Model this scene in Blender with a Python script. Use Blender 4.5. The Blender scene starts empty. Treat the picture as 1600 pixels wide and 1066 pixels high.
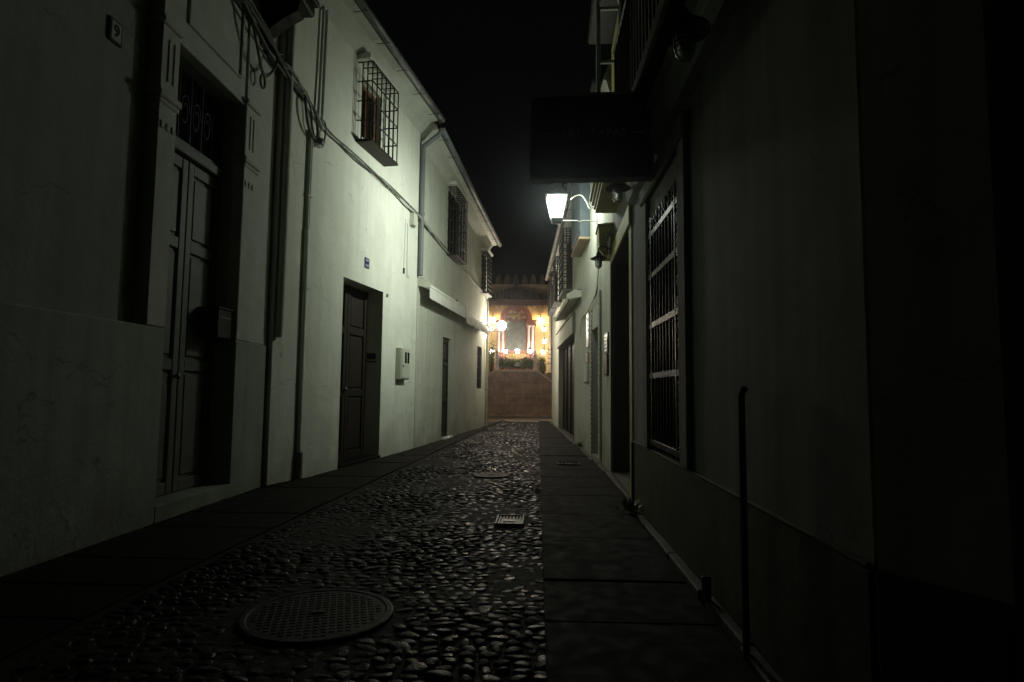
import bpy, math, random
import numpy as np
from mathutils import Vector, Matrix, Euler
random.seed(7)
sc = bpy.context.scene
col = sc.collection
PI = math.pi

# ------------------------------------------------------------------ materials
def mat(name, c, rough=.8, var=.12, nscale=3., bump=.0, bscale=40., spec=.35, metal=0., streak=0., emit=None, estr=0., brick=None, c2=None, c2amt=.5, bdist=.01, damp=0., rvar=0., trans=0.):
    m = bpy.data.materials.new(name); m.use_nodes = True
    nt = m.node_tree; N = nt.nodes; L = nt.links; b = N['Principled BSDF']
    b.inputs['Roughness'].default_value = rough
    b.inputs['Specular IOR Level'].default_value = spec
    b.inputs['Metallic'].default_value = metal
    tc = N.new('ShaderNodeTexCoord')
    n1 = N.new('ShaderNodeTexNoise'); n1.inputs['Scale'].default_value = nscale; n1.inputs['Detail'].default_value = 6
    n1.inputs['Roughness'].default_value = .65
    L.new(tc.outputs['Object'], n1.inputs['Vector'])
    r = N.new('ShaderNodeValToRGB')
    r.color_ramp.elements[0].position = .3; r.color_ramp.elements[1].position = .72
    lo = [x*(1-var) for x in c]; hi = [min(1, x*(1+var)) for x in c]
    if c2: lo = [x*(1-c2amt)+y*c2amt for x, y in zip(c, c2)]
    r.color_ramp.elements[0].color = (*lo, 1); r.color_ramp.elements[1].color = (*hi, 1)
    L.new(n1.outputs['Fac'], r.inputs['Fac'])
    out = r.outputs['Color']
    if streak:
        mp = N.new('ShaderNodeMapping'); mp.inputs['Scale'].default_value = (5, 5, .35)
        L.new(tc.outputs['Object'], mp.inputs['Vector'])
        n2 = N.new('ShaderNodeTexNoise'); n2.inputs['Scale'].default_value = 1.6; n2.inputs['Detail'].default_value = 5
        L.new(mp.outputs['Vector'], n2.inputs['Vector'])
        r2 = N.new('ShaderNodeValToRGB'); r2.color_ramp.elements[0].position = .33; r2.color_ramp.elements[1].position = .6
        r2.color_ramp.elements[0].color = (1-streak, 1-streak, 1-streak*1.05, 1); r2.color_ramp.elements[1].color = (1, 1, 1, 1)
        L.new(n2.outputs['Fac'], r2.inputs['Fac'])
        mx = N.new('ShaderNodeMix'); mx.data_type = 'RGBA'; mx.blend_type = 'MULTIPLY'; mx.inputs[0].default_value = 1
        L.new(out, mx.inputs[6]); L.new(r2.outputs['Color'], mx.inputs[7]); out = mx.outputs[2]
    if damp:
        sx = N.new('ShaderNodeSeparateXYZ'); L.new(tc.outputs['Object'], sx.inputs[0])
        n3 = N.new('ShaderNodeTexNoise'); n3.inputs['Scale'].default_value = 2.3; n3.inputs['Detail'].default_value = 7; L.new(tc.outputs['Object'], n3.inputs['Vector'])
        ma = N.new('ShaderNodeMath'); ma.operation = 'MULTIPLY_ADD'; ma.inputs[1].default_value = -1.5; ma.inputs[2].default_value = 1.15
        L.new(n3.outputs['Fac'], ma.inputs[0])                      # height of the stained foot varies along the wall
        mb_ = N.new('ShaderNodeMath'); mb_.operation = 'SUBTRACT'; L.new(ma.outputs[0], mb_.inputs[0]); L.new(sx.outputs[2], mb_.inputs[1])
        r3 = N.new('ShaderNodeMapRange'); r3.inputs[1].default_value = -.15; r3.inputs[2].default_value = .45; r3.inputs[3].default_value = 0; r3.inputs[4].default_value = damp
        L.new(mb_.outputs[0], r3.inputs[0])
        m3 = N.new('ShaderNodeMix'); m3.data_type = 'RGBA'; L.new(r3.outputs[0], m3.inputs[0]); L.new(out, m3.inputs[6]); m3.inputs[7].default_value = (c[0]*.45, c[1]*.43, c[2]*.38, 1); out = m3.outputs[2]
        n4 = N.new('ShaderNodeTexNoise'); n4.inputs['Scale'].default_value = .8; n4.inputs['Detail'].default_value = 9; n4.inputs['Roughness'].default_value = .62; L.new(tc.outputs['Object'], n4.inputs['Vector'])
        r4 = N.new('ShaderNodeMapRange'); r4.inputs[1].default_value = .56; r4.inputs[2].default_value = .60; r4.inputs[3].default_value = 0; r4.inputs[4].default_value = damp*.45; L.new(n4.outputs['Fac'], r4.inputs[0])
        m4 = N.new('ShaderNodeMix'); m4.data_type = 'RGBA'; L.new(r4.outputs[0], m4.inputs[0]); L.new(out, m4.inputs[6]); m4.inputs[7].default_value = (c[0]*.72, c[1]*.72, c[2]*.68, 1); out = m4.outputs[2]
        vo = N.new('ShaderNodeTexVoronoi'); vo.feature = 'DISTANCE_TO_EDGE'; vo.inputs['Scale'].default_value = .75
        nz = N.new('ShaderNodeTexNoise'); nz.inputs['Scale'].default_value = 3.; nz.inputs['Detail'].default_value = 6; L.new(tc.outputs['Object'], nz.inputs['Vector'])
        vm = N.new('ShaderNodeVectorMath'); vm.operation = 'MULTIPLY_ADD'; vm.inputs[1].default_value = (.5, .5, .5); L.new(nz.outputs['Color'], vm.inputs[0]); L.new(tc.outputs['Object'], vm.inputs[2]); L.new(vm.outputs[0], vo.inputs['Vector'])
        r5 = N.new('ShaderNodeMapRange'); r5.inputs[1].default_value = .0; r5.inputs[2].default_value = .006; r5.inputs[3].default_value = .55; r5.inputs[4].default_value = 0; L.new(vo.outputs['Distance'], r5.inputs[0])
        r6 = N.new('ShaderNodeMapRange'); r6.inputs[1].default_value = .50; r6.inputs[2].default_value = .56; L.new(n3.outputs['Fac'], r6.inputs[0])
        m6 = N.new('ShaderNodeMath'); m6.operation = 'MULTIPLY'; L.new(r5.outputs[0], m6.inputs[0]); L.new(r6.outputs[0], m6.inputs[1])
        m5 = N.new('ShaderNodeMix'); m5.data_type = 'RGBA'; L.new(m6.outputs[0], m5.inputs[0]); L.new(out, m5.inputs[6]); m5.inputs[7].default_value = (c[0]*.3, c[1]*.3, c[2]*.27, 1); out = m5.outputs[2]
    if rvar:
        nr = N.new('ShaderNodeTexNoise'); nr.inputs['Scale'].default_value = 11; nr.inputs['Detail'].default_value = 4; L.new(tc.outputs['Object'], nr.inputs['Vector'])
        rr_ = N.new('ShaderNodeMapRange'); rr_.inputs[1].default_value = .35; rr_.inputs[2].default_value = .65; rr_.inputs[3].default_value = rough-rvar; rr_.inputs[4].default_value = rough+rvar; L.new(nr.outputs['Fac'], rr_.inputs[0]); L.new(rr_.outputs[0], b.inputs['Roughness'])
    if trans: b.inputs['Transmission Weight'].default_value = trans
    L.new(out, b.inputs['Base Color'])
    if bump:
        bn = N.new('ShaderNodeTexNoise'); bn.inputs['Scale'].default_value = bscale; bn.inputs['Detail'].default_value = 5
        L.new(tc.outputs['Object'], bn.inputs['Vector'])
        b2 = N.new('ShaderNodeTexNoise'); b2.inputs['Scale'].default_value = bscale/9; b2.inputs['Detail'].default_value = 3
        L.new(tc.outputs['Object'], b2.inputs['Vector'])
        ad = N.new('ShaderNodeMath'); ad.operation = 'MULTIPLY_ADD'; ad.inputs[1].default_value = 3.
        L.new(b2.outputs['Fac'], ad.inputs[0]); L.new(bn.outputs['Fac'], ad.inputs[2])
        bp = N.new('ShaderNodeBump'); bp.inputs['Strength'].default_value = bump; bp.inputs['Distance'].default_value = bdist
        L.new(ad.outputs[0], bp.inputs['Height']); L.new(bp.outputs['Normal'], b.inputs['Normal'])
    if brick:
        mp = N.new('ShaderNodeMapping'); mp.inputs['Rotation'].default_value = (PI/2, 0, 0)
        L.new(tc.outputs['Object'], mp.inputs['Vector'])
        bt = N.new('ShaderNodeTexBrick'); bt.inputs['Scale'].default_value = 1
        bt.inputs['Brick Width'].default_value = brick[0]; bt.inputs['Row Height'].default_value = brick[1]
        bt.inputs['Mortar Size'].default_value = brick[2]; bt.inputs['Mortar Smooth'].default_value = .4
        L.new(mp.outputs['Vector'], bt.inputs['Vector'])
        bp = N.new('ShaderNodeBump'); bp.inputs['Strength'].default_value = .9; bp.inputs['Distance'].default_value = .012; bp.invert = True
        L.new(bt.outputs['Fac'], bp.inputs['Height']); L.new(bp.outputs['Normal'], b.inputs['Normal'])
        mx = N.new('ShaderNodeMix'); mx.data_type = 'RGBA'; mx.blend_type = 'MULTIPLY'
        L.new(bt.outputs['Fac'], mx.inputs[0]); L.new(out, mx.inputs[6]); mx.inputs[7].default_value = (.45, .43, .4, 1)
        L.new(mx.outputs[2], b.inputs['Base Color'])
    if emit:
        b.inputs['Emission Color'].default_value = (*emit, 1); b.inputs['Emission Strength'].default_value = estr
    return m

LAMP = (.905, 1., .87)
M = {
 'white': mat('whitewash', (.70, .71, .62), .85, .07, 2.2, .35, 45, .2, streak=.07, damp=.45),
 'white2': mat('whitewash_streaked', (.55, .56, .475), .85, .09, 2.2, .35, 45, .2, streak=.12, damp=.5),
 'grey': mat('whitewash_falloff_dimmed', (.34, .36, .32), .88, .13, 1.6, .25, 40, .2, streak=.15, damp=.6),  # near-wall light falloff put into a darker base; streaks and damp its own
 'rgrey': mat('weathered_render_dimmed', (.23, .24, .215), .88, .25, 1.6, .09, 40, .2, streak=.3, damp=.7),  # dim near-right light put into the base colour; weathering comes from streaks
 'rpale': mat('pale_weathered_render', (.74, .75, .68), .88, .2, 1.6, .09, 40, .2, streak=.25, damp=.5),
 'moulding': mat('moulding_paint', (.48, .49, .43), .8, .10, 4, .3, 50, .2),
 'dado': mat('dark_dado_paint', (.085, .08, .055), .8, .25, 3, .15, 40, .15),
 'yellow': mat('ochre_paint', (.40, .37, .095), .7, .15, 5, .25, 60, .3),
 'doorwood': mat('dark_stained_wood', (.022, .018, .013), .55, .3, 8, .2, 60, .2),
 'greywood': mat('painted_panel_wood', (.13, .13, .11), .55, .15, 8, .2, 60, .4),
 'brown': mat('varnished_wood', (.15, .08, .042), .5, .25, 6, .15, 60, .4),
 'tanwood': mat('tan_board', (.40, .30, .18), .7, .2, 6, .15, 60, .3),
 'iron': mat('black_iron', (.018, .018, .018), .45, .3, 20, .2, 90, .5, .0),
 'shiny_iron': mat('glossy_black_iron', (.005, .005, .005), .42, .3, 20, .5, 70, .08, .0),
 'gutter': mat('zinc', (.17, .18, .18), .5, .2, 6, .1, 60, .5, .3),
 'pipe': mat('grey_conduit', (.50, .51, .46), .5, .15, 6, .1, 60, .4),
 'bluepipe': mat('bluegrey_pipe', (.15, .165, .17), .55, .15, 6, .1, 60, .4),
 'cable': mat('weathered_cable', (.10, .10, .085), .6, .3, 12),
 'cablew': mat('painted_cable', (.55, .56, .5), .6, .2, 12),
 'glass': mat('dark_pane', (.008, .009, .01), .08, .1, 3, spec=.6),
 'plastic': mat('cream_plastic', (.55, .55, .45), .5, .05, 3, .05, 60, .4),
 'awning': mat('awning_fabric', (.80, .79, .72), .8, .12, 6, .35, 12, .2),
 'tile': mat('roof_tile', (.10, .07, .05), .85, .4, 7, .4, 50, .2),
 'soil': mat('base_ground', (.035, .033, .028), .7, .3, 5, .5, 60, .3),
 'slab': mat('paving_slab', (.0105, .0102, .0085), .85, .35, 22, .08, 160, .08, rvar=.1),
 'plaza': mat('plaza_stone', (.22, .17, .11), .6, .25, 3, .3, 50, .4),
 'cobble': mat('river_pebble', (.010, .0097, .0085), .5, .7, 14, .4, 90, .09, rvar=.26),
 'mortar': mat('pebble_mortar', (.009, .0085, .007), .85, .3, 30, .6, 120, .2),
 'castiron': mat('cast_iron', (.006, .006, .0055), .6, .4, 20, .3, 90, .16, .1),
 'gratemetal': mat('worn_grate', (.024, .024, .022), .45, .3, 20, .3, 90, .25, .3),
 'steel': mat('worn_steel', (.14, .14, .13), .42, .25, 20, .2, 90, .5, .8),
 'kerb': mat('pale_kerb', (.075, .073, .06), .7, .3, 8, .4, 50, .3),
 'signblack': mat('sign_board', (.060, .062, .066), .5, .2, 5, .1, 60, .35),
 'signtext': mat('sign_lettering', (.92, .88, .72), .5, .1, 8),
 'signblue': mat('sign_emblem', (.22, .28, .40), .5, .2, 8),
 'blue': mat('blue_tile', (.03, .05, .16), .3, .2, 8),
 'tilewhite': mat('white_tile', (.6, .6, .55), .3, .1, 8),
 'stone': mat('brown_marble', (.38, .23, .15), .5, .25, 2.2, .2, 30, .4, c2=(.10, .062, .05), c2amt=.95, brick=(.9, .45, .005)),
 'coping': mat('pale_stone', (.55, .45, .34), .7, .2, 5, .2, 40, .3),
 'ashlarshade': mat('old_ashlar_shaded', (.20, .155, .105), .9, .4, 3, .6, 25, .2),  # ashlar toned down for merlons that little light reaches
 'ashlar': mat('old_ashlar_lit', (.66, .51, .34), .9, .2, 2.5, .6, 25, .2),  # same ashlar, paler to stand in for plaza light on the wall
 'ochrewall': mat('ochre_render', (.60, .43, .18), .8, .12, 3, .3, 40, .2),
 'redmarble': mat('red_marble', (.34, .12, .065), .45, .3, 7, .1, 40, .4),
 'postwhite': mat('whitened_stone', (.78, .70, .62), .6, .1, 6, .1, 40, .3),
 'pinkcol': mat('pink_column', (.76, .60, .50), .45, .15, 6, .1, 40, .4),
 'gilt': mat('gilt_relief', (.60, .45, .18), .5, .4, 25, .3, 60, .4, .2),
 'painting': mat('darkened_canvas', (.15, .15, .12), .55, .35, 5, .1, 60, .3),
 'redwood': mat('red_brown_timber', (.16, .065, .04), .6, .3, 5, .2, 40, .3),
 'leaf': mat('leaf', (.10, .15, .04), .55, .35, 9, spec=.4),
 'leafy': mat('leaf_yellowed', (.20, .21, .05), .55, .35, 9, spec=.4),
 'stem': mat('stem', (.07, .05, .03), .8, .3, 9),
 'porcelain': mat('frosted_glass_off', (.80, .84, .78), .35, .06, 9, spec=.5, trans=.7),
 'shutter': mat('bluegrey_shutter', (.10, .125, .14), .5, .2, 6, .1, 60, .4),
 
 'farglass': mat('lit_far_lantern_glass', (.8, .8, .8), .3, .0, 3, emit=(1., .88, .70), estr=310),
 'shrineglass': mat('lit_shrine_lantern_glass', (.8, .8, .8), .3, .0, 3, emit=(1., .93, .84), estr=105),
 'warmglass': mat('lit_warm_lantern_glass', (.8, .8, .8), .3, .0, 3, emit=(1., .80, .48), estr=170),
}

gm_ = bpy.data.materials.new('lit_lantern_glass'); gm_.use_nodes = True; nt = gm_.node_tree; nt.nodes.clear()
o_ = nt.nodes.new('ShaderNodeOutputMaterial'); a_ = nt.nodes.new('ShaderNodeAddShader'); t_ = nt.nodes.new('ShaderNodeBsdfTransparent'); e_ = nt.nodes.new('ShaderNodeEmission')
t_.inputs[0].default_value = (.9, .9, .9, 1); e_.inputs[0].default_value = (*LAMP, 1); e_.inputs[1].default_value = 6
nt.links.new(t_.outputs[0], a_.inputs[0]); nt.links.new(e_.outputs[0], a_.inputs[1]); nt.links.new(a_.outputs[0], o_.inputs['Surface']); M['lampglass'] = gm_

# ------------------------------------------------------------------ mesh helpers
class MB:
    def __init__(s): s.v = []; s.f = []; s.m = []; s.sm = []
    def add(s, vs, fs, mi=0, smooth=False):
        o = len(s.v); s.v += [tuple(p) for p in vs]
        for f in fs: s.f.append([i+o for i in f]); s.m.append(mi); s.sm.append(smooth)
        return s
    def quad(s, a, b, c, d, mi=0): return s.add([a, b, c, d], [[0, 1, 2, 3]], mi)
    def box(s, x0, x1, y0, y1, z0, z1, mi=0, bev=0., xf=None):
        if bev <= 0:
            vs = [(x, y, z) for z in (z0, z1) for y in (y0, y1) for x in (x0, x1)]
            fs = [[0, 2, 3, 1], [4, 5, 7, 6], [0, 1, 5, 4], [2, 6, 7, 3], [0, 4, 6, 2], [1, 3, 7, 5]]
        else:
            b = min(bev, (x1-x0)/2.01, (y1-y0)/2.01, (z1-z0)/2.01); vs = []; ix = {}
            for i, sx in enumerate((0, 1)):
                for j, sy in enumerate((0, 1)):
                    for k, sz in enumerate((0, 1)):
                        X = (x0, x1)[sx]; Y = (y0, y1)[sy]; Z = (z0, z1)[sz]
                        bx = b if sx == 0 else -b; by = b if sy == 0 else -b; bz = b if sz == 0 else -b
                        for a, p in (('x', (X, Y+by, Z+bz)), ('y', (X+bx, Y, Z+bz)), ('z', (X+bx, Y+by, Z))):
                            ix[(i, j, k, a)] = len(vs); vs.append(p)
            fs = []
            for i in (0, 1):
                q = [ix[(i, j, k, 'x')] for j, k in ((0, 0), (0, 1), (1, 1), (1, 0))]; fs.append(q if i == 0 else q[::-1])
                q = [ix[(j, i, k, 'y')] for j, k in ((0, 0), (1, 0), (1, 1), (0, 1))]; fs.append(q if i == 0 else q[::-1])
                q = [ix[(j, k, i, 'z')] for j, k in ((0, 0), (0, 1), (1, 1), (1, 0))]; fs.append(q if i == 0 else q[::-1])
            for i in (0, 1):
                for j in (0, 1):
                    fs.append([ix[(i, j, 0, 'x')], ix[(i, j, 1, 'x')], ix[(i, j, 1, 'y')], ix[(i, j, 0, 'y')]])
                    fs.append([ix[(i, 0, j, 'x')], ix[(i, 1, j, 'x')], ix[(i, 1, j, 'z')], ix[(i, 0, j, 'z')]])
                    fs.append([ix[(0, i, j, 'y')], ix[(1, i, j, 'y')], ix[(1, i, j, 'z')], ix[(0, i, j, 'z')]])
            for i in (0, 1):
                for j in (0, 1):
                    for k in (0, 1): fs.append([ix[(i, j, k, a)] for a in 'xyz'])
        if xf is not None: vs = [tuple(xf @ Vector(p)) for p in vs]
        return s.add(vs, fs, mi)
    def tube(s, pts, r, n=8, mi=0, cap=True):
        pts = [Vector(p) for p in pts]; vs = []; fs = []; up = None
        for i, p in enumerate(pts):
            t = (pts[min(i+1, len(pts)-1)] - pts[max(i-1, 0)]).normalized()
            if up is None:
                a = Vector((0, 0, 1)) if abs(t.z) < .9 else Vector((1, 0, 0)); up = (a - t*a.dot(t)).normalized()
            else: up = (up - t*up.dot(t)).normalized()
            w = t.cross(up); rr = r[i] if isinstance(r, (list, tuple)) else r
            for k in range(n):
                an = 2*PI*k/n; vs.append(p + (up*math.cos(an) + w*math.sin(an))*rr)
        for i in range(len(pts)-1):
            for k in range(n): fs.append([i*n+k, i*n+(k+1) % n, (i+1)*n+(k+1) % n, (i+1)*n+k])
        s.add(vs, fs, mi, True)
        if cap: s.add(vs[:n], [list(range(n))[::-1]], mi); s.add(vs[-n:], [list(range(n))], mi)
        return s
    def lathe(s, prof, c=(0, 0, 0), n=16, mi=0, smooth=True, rot=0.):
        vs = []; fs = []
        for r, z in prof:
            for k in range(n):
                a = 2*PI*k/n+rot; vs.append((c[0]+r*math.cos(a), c[1]+r*math.sin(a), c[2]+z))
        for i in range(len(prof)-1):
            for k in range(n): fs.append([i*n+k, i*n+(k+1) % n, (i+1)*n+(k+1) % n, (i+1)*n+k])
        return s.add(vs, fs, mi, smooth)
    def extrude(s, poly, axis, a, b, mi=0):
        # poly: 2D points in the plane normal to axis ('x': (y,z), 'y': (x,z))
        n = len(poly)
        def P(q, t): return (t, q[0], q[1]) if axis == 'x' else (q[0], t, q[1])
        vs = [P(q, a) for q in poly] + [P(q, b) for q in poly]
        fs = [[i, (i+1) % n, n+(i+1) % n, n+i] for i in range(n)] + [list(range(n))[::-1], list(range(n, 2*n))]
        return s.add(vs, fs, mi)
    def build(s, name, mats, parent=None, loc=None, rot=None):
        me = bpy.data.meshes.new(name); me.from_pydata(s.v, [], s.f)
        for m_ in (mats if isinstance(mats, list) else [mats]): me.materials.append(M[m_] if isinstance(m_, str) else m_)
        me.polygons.foreach_set('material_index', s.m); me.polygons.foreach_set('use_smooth', s.sm); me.update()
        o = bpy.data.objects.new(name, me); col.objects.link(o)
        if parent: o.parent = parent
        if loc: o.location = loc
        if rot: o.rotation_euler = rot
        return o

def tag(o, label=None, cat=None, group=None, kind=None):
    if label: o['label'] = label
    if cat: o['category'] = cat
    if group: o['group'] = group
    if kind: o['kind'] = kind
    return o
def empty(name, loc=(0, 0, 0), rz=0., label=None, cat=None, group=None):
    o = bpy.data.objects.new(name, None); col.objects.link(o); o.empty_display_size = .1
    o.location = loc; o.rotation_euler = (0, 0, rz)
    return tag(o, label, cat, group)
def copy_tree(o, parent=None):
    c = o.copy(); col.objects.link(c)
    if parent: c.parent = parent
    for ch in [x for x in bpy.data.objects if x.parent == o]: copy_tree(ch, c)
    return c
def text_mesh(txt, size):
    cu = bpy.data.curves.new('lettering', 'FONT'); cu.body = txt; cu.size = size; cu.extrude = .002; cu.offset = .0022; cu.align_x = 'CENTER'; cu.align_y = 'CENTER'; cu.space_character = 1.25
    o = bpy.data.objects.new('lettering', cu); col.objects.link(o)
    bpy.context.view_layer.update()
    me = bpy.data.meshes.new_from_object(o.evaluated_get(bpy.context.evaluated_depsgraph_get()))
    bpy.data.objects.remove(o); return me

def smooth_path(pts, n=6, jit=.0, seed=0):
    r = random.Random(seed); out = []
    pts = [Vector(p) for p in pts]
    off = [Vector((r.uniform(-jit, jit)*.3, 0, r.uniform(-jit, jit))) for _ in pts]
    pts = [p+o for p, o in zip(pts, off)]
    for i in range(len(pts)-1):
        p0 = pts[max(i-1, 0)]; p1 = pts[i]; p2 = pts[i+1]; p3 = pts[min(i+2, len(pts)-1)]
        for k in range(n):
            t = k/n; out.append(.5*((2*p1)+(p2-p0)*t+(2*p0-5*p1+4*p2-p3)*t*t+(3*p1-p0-3*p2+p3)*t**3))
    out.append(pts[-1]); return out

class Frame:
    # wall-local space: x along the wall, y into the building, z up
    def __init__(s, p0, p1):
        s.p0 = Vector((*p0, 0)); s.d = Vector((*p1, 0))-s.p0; s.len = s.d.length; s.rz = math.atan2(s.d.y, s.d.x)
        s.mw = Matrix.Translation(s.p0) @ Matrix.Rotation(s.rz, 4, 'Z')
    def w(s, x, y, z): return s.mw @ Vector((x, y, z))

FL1 = Frame((-2.88, -2.), (-2.88, 6.42)); FL2 = Frame((-2.83, 6.43), (-2.15, 10.72)); FL3 = Frame((-2.15, 10.75), (-1.50, 17.6))
FR1 = Frame((.90, 1.70), (2.95, -1.72)); FR2 = Frame((.90, 5.75), (.90, 1.72)); FR3 = Frame((.95, 7.79), (.90, 5.77)); FR4 = Frame((.47, 20.5), (.95, 7.81))

def house(F, name, label, H, ops, mt, y0=0., depth=5.):
    """facade with real openings and reveals, plus ends, back and top. ops: (x0,x1,z0,z1,reveal)"""
    root = empty(name, F.p0, F.rz, label, 'house')
    mb = MB(); xs = sorted({0., F.len} | {o[0] for o in ops} | {o[1] for o in ops} | set(np.arange(.5, F.len-.2, .6).tolist()))
    zs = sorted({-.05, H} | {o[2] for o in ops} | {o[3] for o in ops} | set(np.arange(.5, H-.2, .6).tolist()))
    for i in range(len(xs)-1):
        for j in range(len(zs)-1):
            cx = (xs[i]+xs[i+1])/2; cz = (zs[j]+zs[j+1])/2
            if any(o[0] < cx < o[1] and o[2] < cz < o[3] for o in ops): continue
            mb.quad((xs[i], y0, zs[j]), (xs[i+1], y0, zs[j]), (xs[i+1], y0, zs[j+1]), (xs[i], y0, zs[j+1]))
    for x0, x1, z0, z1, d in ops:
        a = y0; b = y0+d
        mb.quad((x0, a, z0), (x0, a, z1), (x0, b, z1), (x0, b, z0)); mb.quad((x1, a, z0), (x1, b, z0), (x1, b, z1), (x1, a, z1))
        mb.quad((x0, a, z1), (x1, a, z1), (x1, b, z1), (x0, b, z1)); mb.quad((x0, a, z0), (x0, b, z0), (x1, b, z0), (x1, a, z0))
    D = y0+depth; L = F.len
    mb.quad((0, y0, -.05), (0, y0, H), (0, D, H), (0, D, -.05)); mb.quad((L, y0, -.05), (L, D, -.05), (L, D, H), (L, y0, H))
    mb.quad((0, D, -.05), (0, D, H), (L, D, H), (L, D, -.05)); mb.quad((0, y0, H), (L, y0, H), (L, D, H), (0, D, H))
    mb.build('wall', mt, root)
    return root

def plank_door(parent, x0, x1, y, z0, z1, mt, leaves=2, label=None):
    mb = MB(); mb.box(x0, x1, y, y+.06, z0, z1)
    w = (x1-x0)/leaves
    d = mb.build('door', mt, parent)
    if label: d['label'] = label
    for i in range(leaves):
        a = x0+i*w; lm = MB()
        lm.box(a+.006, a+.09, y-.03, y-.001, z0+.01, z1-.01, bev=.006); lm.box(a+w-.09, a+w-.006, y-.03, y-.001, z0+.01, z1-.01, bev=.006)
        for zz in (z0+.01, z0+(z1-z0)*.36, z0+(z1-z0)*.72, z1-.11): lm.box(a+.091, a+w-.091, y-.026, y-.001, zz, zz+.1, bev=.006)
        for k in range(3):
            zz0 = (z0+.12, z0+(z1-z0)*.36+.11, z0+(z1-z0)*.72+.11)[k]; zz1 = (z0+(z1-z0)*.36-.01, z0+(z1-z0)*.72-.01, z1-.12)[k]
            if zz1-zz0 > .1: lm.box(a+.12, a+w-.12, y-.018, y-.001, zz0+.02, zz1-.02, bev=.012)
        lm.build('leaf', mt, d)
    h = MB(); h.lathe([(0, .05), (.025, .045), (.03, .03), (.012, .012), (.012, 0)], n=12)
    h.build('handle', 'steel', d, ((x0+x1)/2-.06, y-.031, z0+1.0), (PI/2, 0, 0))
    return d

def cage_window(parent, x0, x1, z0, z1, out, nb, nh, op, pane='brown', slab='brown', r=.007, shut=False):
    """projecting iron cage over a recessed window"""
    ox0, ox1, oz0, oz1, d = op
    fr = MB()
    for a, b, c, e in ((ox0+.002, ox0+.06, oz0+.002, oz1-.002), (ox1-.06, ox1-.002, oz0+.002, oz1-.002), (ox0+.061, ox1-.061, oz0+.002, oz0+.06), (ox0+.061, ox1-.061, oz1-.06, oz1-.002), ((ox0+ox1)/2-.03, (ox0+ox1)/2+.03, oz0+.061, oz1-.061)):
        fr.box(a, b, d-.07, d-.012, c, e, bev=.005)
    if shut:
        for k in range(int((oz1-oz0-.14)/.05)): fr.box(ox0+.062, ox1-.062, d-.05, d-.031, oz0+.07+k*.05, oz0+.10+k*.05)
    w = fr.build('window', pane, parent)
    g = MB(); g.box(ox0+.004, ox1-.004, d-.03, d-.008, oz0+.004, oz1-.004); g.build('pane', 'glass', w)
    sl = MB(); sl.box(x0-.02, x1+.02, -out-.02, -.002, z0-.035, z0, bev=.008); sl.build('sill', slab, w)
    gr = MB(); n = nb
    for k in range(n+1):
        x = x0+(x1-x0)*k/n; gr.tube([(x, -out, z0), (x, -out, z1)], r, 6)
    for k in range(1, 3):
        y = -out*k/3
        for x in (x0, x1): gr.tube([(x, y, z0), (x, y, z1)], r, 6)
    for k in range(nh+1):
        z = z0+(z1-z0)*k/nh
        gr.tube([(x0, 0, z), (x0, -out, z), (x1, -out, z), (x1, 0, z)], r*1.15, 6)
    for k in range(1, n): gr.tube([(x0+(x1-x0)*k/n, 0, z1), (x0+(x1-x0)*k/n, -out, z1)], r, 6)
    gr.build('grille', 'iron', w)
    return w

def eave(parent, L, za, zb, over, soff, mt='moulding', gut='gutter', up=.62, x0=0.):
    """roof slab whose eave runs from height za to zb along the wall, cove under it, gutter with straps"""
    def Z(x): return za+(zb-za)*x/L
    mb = MB(); n = int(L/.21); back = 3.
    for i in range(n):
        xa = x0+(L-x0)*i/n; xb = x0+(L-x0)*(i+1)/n; xm = (xa+xb)/2; w = xb-xa; seg = 5
        for (ya, yb, ra) in ((-over, back, 1.),):
            vs = []; fs = []
            for t in (0, 1):
                y = ya if t == 0 else yb; zc = Z(xm)+.05+(y+over)*up*.8
                for k in range(seg+1):
                    a = PI*k/seg; vs.append((xm-w*.5*math.cos(a), y, zc+w*.42*math.sin(a)))
            for k in range(seg): fs.append([k, k+1, seg+1+k+1, seg+1+k])
            fs.append(list(range(seg+1))[::-1]); mb.add(vs, fs, 0)
    rf = mb.build('roof', 'tile', parent)
    sm = MB()
    for a, b in ((x0, L),):
        pr = [(-over+.03, 0.02), (-over+.03, -.02), (-over*.55, soff*.35), (-over*.25, -.16), (-.0, -.24), (.0, .3)]
        vs = [(a, y, Z(a)+z) for y, z in pr] + [(b, y, Z(b)+z) for y, z in pr]; m = len(pr)
        sm.add(vs, [[i, (i+1) % m, m+(i+1) % m, m+i] for i in range(m)] + [list(range(m))[::-1], list(range(m, 2*m))])
    sm.build('cornice', mt, rf)
    gm = MB(); R = .062; seg = 8
    for a, b in ((x0, L),):
        vs = []
        for x in (a, b):
            for k in range(seg+1):
                t = PI+PI*k/seg; vs.append((x, -over-.05+R*math.cos(t), Z(x)-.01+R*math.sin(t)))
            for k in range(seg+1):
                t = 2*PI-PI*k/seg; vs.append((x, -over-.05+(R-.008)*math.cos(t), Z(x)-.01+(R-.008)*math.sin(t)))
        m = 2*(seg+1); gm.add(vs, [[i, (i+1) % m, m+(i+1) % m, m+i] for i in range(m)] + [list(range(m))[::-1], list(range(m, 2*m))], 0, True)
    gm.build('gutter', gut, parent)
    k = .35
    while x0+k < L-.1:
        x = x0+k; MB().box(x-.006, x+.006, -over-.118, -over+.09, Z(x)-.090, Z(x)-.084).build('strap', 'iron', rf); k += .72
    return rf

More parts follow.
